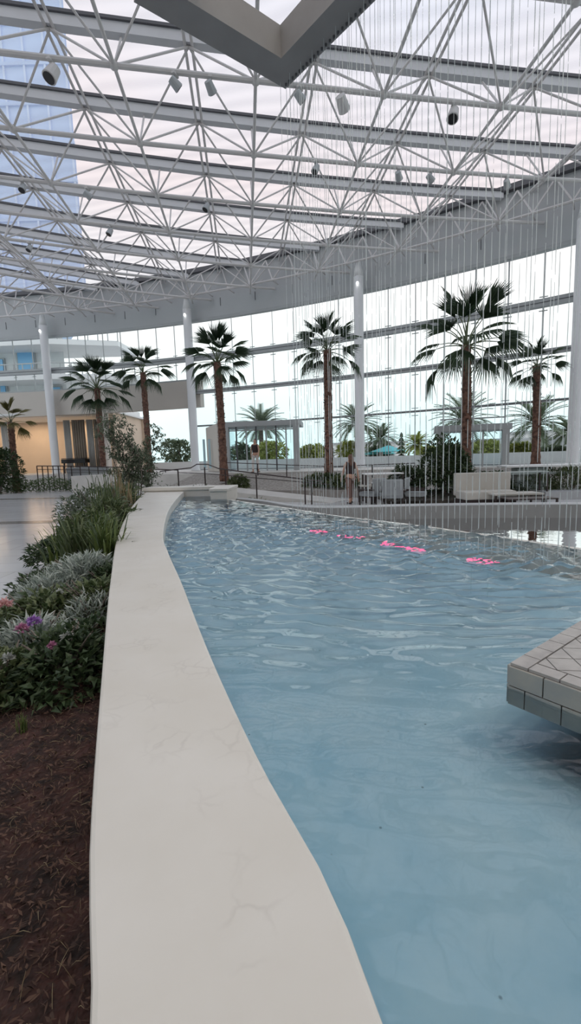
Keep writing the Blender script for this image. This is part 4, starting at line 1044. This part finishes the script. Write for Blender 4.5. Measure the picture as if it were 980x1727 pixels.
# ------------------------------------------------------------------ people
def skinned(name, verts, edges, radii, m, parent, sub=2):
    me = bpy.data.meshes.new(name); me.from_pydata(verts, edges, []); me.update(); o = link(name, me, m, parent)
    sk = o.modifiers.new('skin', 'SKIN'); sk.use_smooth_shade = True
    for i, r_ in enumerate(radii):
        v = me.skin_vertices[0].data[i]; r_ = r_ if isinstance(r_, tuple) else (r_, r_); v.radius = r_; v.use_root = (i == 0)
    ss = o.modifiers.new('sub', 'SUBSURF'); ss.levels = sub; ss.render_levels = sub; return o
def person(label, loc, rz, topm, legm, hairm, stride=.18, bare=True, longhair=True, h=1.0):
    t = thing('person', label, 'person', loc, rz); t.scale = (h, h, h); s = stride
    #   0 pelvis 1 waist 2 chest 3 neckbase 4 neck 5 head 6 crown
    vs = [(0, 0, .95), (0, 0, 1.08), (0, 0, 1.28), (0, 0, 1.43), (0, .01, 1.49), (0, .02, 1.58), (0, .01, 1.68)]
    ra_ = [(.15, .11), (.12, .09), (.15, .10), (.07, .06), (.05, .05), (.078, .09), (.06, .07)]
    ed = [(i, i + 1) for i in range(6)]
    def chain(a, pts, rs):
        k = a
        for p, r_ in zip(pts, rs): vs.append(p); ra_.append(r_); ed.append((k, len(vs) - 1)); k = len(vs) - 1
        return k
    for sg in (-1, 1):
        f = s * sg
        ank = chain(0, [(sg * .09, f * .15, .86), (sg * .1, f * .55 + .03, .50), (sg * .1, f * 1.0 - .02, .10), (sg * .1, f * 1.0, .045), (sg * .11, f + .14, .03)], [.095, .065, .042, .04, .028])
        hd = chain(3, [(sg * .17, 0, 1.38), (sg * .23, -f * .3, 1.12), (sg * .25, -f * .8 + .05, .90), (sg * .255, -f * .9 + .06, .83)], [.055, .042, .03, .028])
        hp_ = vs[hd]
        for q in range(4): chain(hd, [(hp_[0] + sg * .004, hp_[1] - .025 + q * .017, hp_[2] - .055), (hp_[0] - sg * .01, hp_[1] - .022 + q * .018, hp_[2] - (.085, .1, .098, .085)[q])], [.009, .008])
        chain(hd, [(hp_[0] - sg * .015, hp_[1] + .04, hp_[2] - .03), (hp_[0] - sg * .02, hp_[1] + .05, hp_[2] - .055)], [.01, .008])
    skinned('body', vs, ed, ra_, M['skin'], t)
    skinned('top', [(0, 0, .98), (0, 0, 1.08), (0, 0, 1.28), (0, 0, 1.41), (-.15, 0, 1.38), (.15, 0, 1.38)], [(0, 1), (1, 2), (2, 3), (3, 4), (3, 5)], [(.18, .14), (.16, .125), (.185, .135), (.10, .09), .07, .07], M[topm], t)
    lv = [(0, 0, .96)]; lr = [(.165, .125)]; le = []
    for sg in (-1, 1):
        f = s * sg; a = len(lv)
        lv += [(sg * .09, f * .15, .86), (sg * .1, f * .55 + .03, .50), (sg * .1, f * .97, .16)] if not bare else [(sg * .09, f * .15, .86), (sg * .1, f * .36 + .02, .66)]
        lr += [.108, .08, .07] if not bare else [.11, .09]; le += [(0, a), (a, a + 1)] + ([(a + 1, a + 2)] if not bare else [])
    skinned('trousers' if not bare else 'shorts', lv, le, lr, M[legm], t)
    hv = [(0, -.02, 1.70), (0, -.06, 1.60), (0, -.10, 1.48), (0, -.11, 1.28)] if longhair else [(0, -.01, 1.70), (0, -.04, 1.64)]
    skinned('hair', hv, [(i, i + 1) for i in range(len(hv) - 1)], [(.085, .085), (.10, .075), (.10, .05), (.07, .03)][:len(hv)], M[hairm], t)
    for sg in (-1, 1):
        MB().lathe([(.004, -.012), (.014, 0), (.004, .012)], (sg * .03, .105, 1.60), 8).build('eye', M['white'], t)
        MB().box((sg * .11, s * sg + .05, .02), (.09, .26, .04)).build('shoe', M['darkcloth'], t, bevel=.01)
    MB().add([(-.014, .10, 1.565), (.014, .10, 1.565), (0, .135, 1.565), (0, .105, 1.60)], [(0, 2, 3), (1, 3, 2), (0, 1, 2), (0, 3, 1)]).build('nose', M['skin'], t)
    return t
person('person with long brown hair in a dark top walking behind the water threads', g_at(591, 15.0), .25, 'darkcloth', 'browncloth', 'hair', .2, False, True, .97)
person('distant person in dark top and light trousers before the entrance doors', (at(431, 780, 22.6).x, 22.6, .9), 2.8, 'darkcloth', 'lightcloth', 'darkcloth', .12, False, False, .98)

# ------------------------------------------------------------------ outdoors
og = MB(); n_ = 50; ii, oo = arcs(T0, T1, -.4, n_), arcs(T0 - .02, T1 + .02, -110, n_)
og.strip(ii, oo, .6, .88); struct(og.build('ground', mat('pale_outdoor_paving', (.60, .58, .54), .8, var=.12, scale=.3)), 'pale paved grounds outside')
def feather_palm(label, loc, h, R_, seed, mt='outpalm', nf=52):
    rnd = random.Random(seed); t = thing('date_palm', label, 'palm tree', loc, 0, 'date palms outside the glass wall')
    MB().tube([(0, 0, 0), (0, 0, h)], [.24, .2], 10).build('trunk', M['greybark'], t)
    mb = MB()
    for k in range(nf):
        u = k / nf; el = math.radians(82 - 100 * u + rnd.uniform(-8, 8)); az = k * 2.4; d = V((math.cos(az), math.sin(az), 0)); side = V((-d.y, d.x, 0)); prev = None
        pts = []
        for q in range(9):
            w = q / 8; e2 = el - .9 * w; pts.append((pts[-1] if pts else V((0, 0, h))) + (d * math.cos(e2) + V((0, 0, math.sin(e2)))) * R_ / 8)
        mb.tube(pts, .02, 3, caps=False)
        for q in range(1, 17):
            w = q / 17; i0 = int(w * 8); p = pts[i0].lerp(pts[i0 + 1], w * 8 - i0); tn = (pts[i0 + 1] - pts[i0]).normalized(); L_ = R_ * .24 * (1 - .6 * abs(w - .45))
            for sg in (-1, 1):
                e_ = p + (side * sg * .8 + tn * .7 + V((0, 0, .12))).normalized() * L_; mb.add([p - tn * .07, p + tn * .07, e_], [(0, 1, 2)])
    mb.build('crown', M[mt], t)
for px, py, Y, Rp, lb_, mt_ in ((440, 706, 42, 42, 'date palm outside showing above the entrance roof', 'outpalm'), (602, 702, 40, 40, 'date palm outside directly behind the middle column', 'outpalm'),
        (642, 727, 44, 30, 'small date palm outside right of the middle column', 'outpalm'), (703, 737, 38, 24, 'yellow-green young palm outside left of the rounded bush', 'yellowtree'),
        (782, 698, 36, 52, 'date palm outside directly behind the trunk of the tallest palm', 'outpalm'), (905, 702, 34, 50, 'date palm outside behind the right-hand fan palm', 'outpalm'), (962, 716, 36, 34, 'date palm outside near the right edge', 'outpalm')):
    q = at(px, py + 14, Y); feather_palm(lb_, (q.x, Y, .88), max(.6, q.z - .88), Rp / F * Y, px, mt_)
def tree(label, px, py, Y, wp, seed, mt='yellowtree'):
    q = at(px, py, Y); w = wp / F * Y; h = q.z - .88
    t = thing('garden_tree', label, 'tree', (q.x, Y, .88), 0, 'garden trees outside the glass wall')
    MB().tube([(0, 0, 0), (.05, 0, h * .6)], [.12, .06], 8).build('trunk', M['greybark'], t)
    bush_mesh('x', mt, 1300, w / 2, w / 2, h * .5, .32, .18, seed, cz=h * .45, ground=False).build('crown', M[mt], t)
for a in ((462, 742, 37, 54, 1, 'yellowtree', 'yellow-green tree outside, seen through the middle of the entrance doors'), (405, 745, 40, 34, 2, 'outpalm', 'grey-green tree outside behind the left doors of the entrance'),
          (590, 742, 42, 50, 3, 'yellowtree', 'yellow-green tree outside behind the middle column'), (640, 752, 46, 44, 4, 'outpalm', 'low tree outside by the turquoise parasols'),
          (820, 742, 34, 60, 5, 'yellowtree', 'yellow-green tree outside, seen through the dark framed doorway'), (880, 745, 36, 44, 6, 'yellowtree', 'yellow-green tree outside just left of the right-hand palm'),
          (760, 748, 38, 50, 7, 'outpalm', 'grey-green tree outside behind the rounded bush'), (545, 750, 44, 44, 8, 'outpalm', 'grey-green tree outside behind the palm left of the middle column'),
          (300, 735, 40, 60, 9, 'outpalm', 'tree outside left of the entrance, behind the airy tree'),
          (522, 748, 36, 40, 10, 'yellowtree', 'yellow-green tree outside just right of the entrance'), (850, 748, 39, 46, 11, 'outpalm', 'grey-green tree outside at the right post of the dark framed doorway'),
          (725, 752, 42, 44, 12, 'yellowtree', 'pale yellow-green tree outside left of the rounded bush'), (935, 752, 38, 44, 13, 'outpalm', 'grey-green tree outside between the right palm and the last column')): tree(a[6], a[0], a[1], a[2], a[3], a[4], a[5])
q = at(677, 735, 33); ct_ = thing('conifer', 'small dark layered conifer outside between the parasols and the bush', 'tree', (q.x, 33, .88))
cmb = MB()
for k in range(7): cmb.lathe([(.62 - k * .08, .15 + k * .3), (.1, .42 + k * .3)], n=10)
cmb.build('foliage', M['shrub'], ct_); MB().tube([(0, 0, 0), (0, 0, 2.3)], .05).build('trunk', M['greybark'], ct_)
for px, py, Y, w, lb_ in ((655, 752, 41, 3.4, 'turquoise parasol outside beside the middle column, nearer one'), (640, 757, 46, 3.6, 'turquoise parasol outside beside the middle column, farther one')):
    q = at(px, py, Y); t = thing('parasol', lb_, 'parasol', (q.x, Y, .88)); h = q.z - .88
    MB().tube([(0, 0, 0), (0, 0, h)], .03).build('pole', M['white'], t)
    MB().lathe([(w / 2, h - .55), (w / 2, h - .5), (.05, h + .05), (.02, h + .1)], n=8).build('canopy', M['turq'], t)
ow = struct(MB().strip(arcs(t_of(-12), T1, -4, 30), arcs(t_of(-12), T1, -4.3, 30), .88, 1.5).build('garden_wall', M['white']), 'low white garden wall outside')
for i, (px, Y, w, h) in enumerate(((620, 60, 9, 2.2), (930, 50, 8, 2.6), (838, 48, 4.5, 1.8))):
    q = at(px, 770, Y); b = thing('cabana', ['white cabana outside behind the middle column', 'white cabana outside at the right', 'low white cabana outside behind the dark framed doorway'][i], 'building', (q.x, Y, .88))
    MB().box((0, 0, h / 2), (w, 4, h)).build('walls', M['white'], b); MB().box((0, 0, h + .1), (w + .6, 4.6, .2)).build('roof', M['mullion'], b)
    MB().box((0, -2.02, h * .45), (w * .7, .05, h * .7)).build('opening', M['greycloth'], b)
# blue hotel tower with flared balconies
tw = thing('hotel_tower', 'tall blue glass hotel tower outside on the left with pale balconies', 'building', (0, 0, 0))
XE = -20.2; Yt = 48
def twx(z): return XE + (4.6 * math.exp(-(z - 7) / 3.2) if z < 26 else 0) * .0
M['towerglass'] = mat('blue_tower_glass', (.52, .64, .92), .35, var=.12, scale=.05)
M['towerblue'] = mat('bright_blue_glass', (.22, .52, .82), .2)
MB().prism([(XE - 48, Yt), (XE, Yt), (XE - .3, Yt + .6), (XE - 8, Yt + 12), (XE - 48, Yt + 18)], 17, 67).build('glass_body', M['towerglass'], tw)
MB().prism([(XE - 48, Yt + .2), (XE - 3, Yt + .2), (XE - 10, Yt + 14), (XE - 48, Yt + 17)], .9, 17.1).build('lower_body', M['white'], tw)
vm = MB()
for i in range(24): vm.box((XE - 2 * i - .2, Yt - .05, 42), (.18, .25, 50))
vm.build('vertical_fins', mat('pale_blue_fin', (.62, .70, .90), .5), tw)
for i in range(14): MB().box((XE - 24, Yt - .05, 19 + i * 3.5), (48, .3, .3)).build('floor_band', M['towerglass'], tw)
for z_ in (6.6, 9.9, 13.2, 16.2):
    ex = {6.6: 3.2, 9.9: 4.9, 13.2: 3.4, 16.2: 1.6}[z_]
    a_ = at(75, 700, Yt - 3).x
    sl_ = MB().prism([(a_ - 30, Yt - 1.5), (a_ + 1, Yt - 3.2), (XE + ex, Yt - 1.6), (XE + ex + .4, Yt + 3), (a_ - 30, Yt + 3)], z_, z_ + .5).build('balcony', M['white'], tw)
    rl = MB(); pa_ = [V((a_ - 10, Yt - 2.2, 0)), V((a_ + 1, Yt - 3.15, 0)), V((XE + ex, Yt - 1.6, 0))]
    for p0, p1 in zip(pa_, pa_[1:]):
        m_ = int((p1 - p0).length / .9)
        for k in range(m_ + 1): q = p0.lerp(p1, k / m_); rl.box((q.x, q.y, z_ + 1.0), (.08, .08, 1.1))
        rl.bar(p0 + V((0, 0, z_ + 1.55)), p1 + V((0, 0, z_ + 1.55)), .1, .1)
    rl.build('balustrade', M['mullion'], sl_)
for i, (px0, px1, z0, z1) in enumerate(((0, 8, 7.2, 12.6), (34, 60, 10.5, 15.5), (86, 100, 7.2, 9.6), (4, 16, 3, 6.2))):
    x0, x1 = at(px0, 640, Yt).x, at(px1, 640, Yt).x
    f_ = MB().box(((x0 + x1) / 2, Yt + .2, (z0 + z1) / 2), (x1 - x0 + .3, .4, z1 - z0 + .3)).build('window', M['mullion'], tw); MB().box(((x0 + x1) / 2, Yt - .04, (z0 + z1) / 2), (x1 - x0, .1, z1 - z0)).build('pane', M['towerblue'], f_)
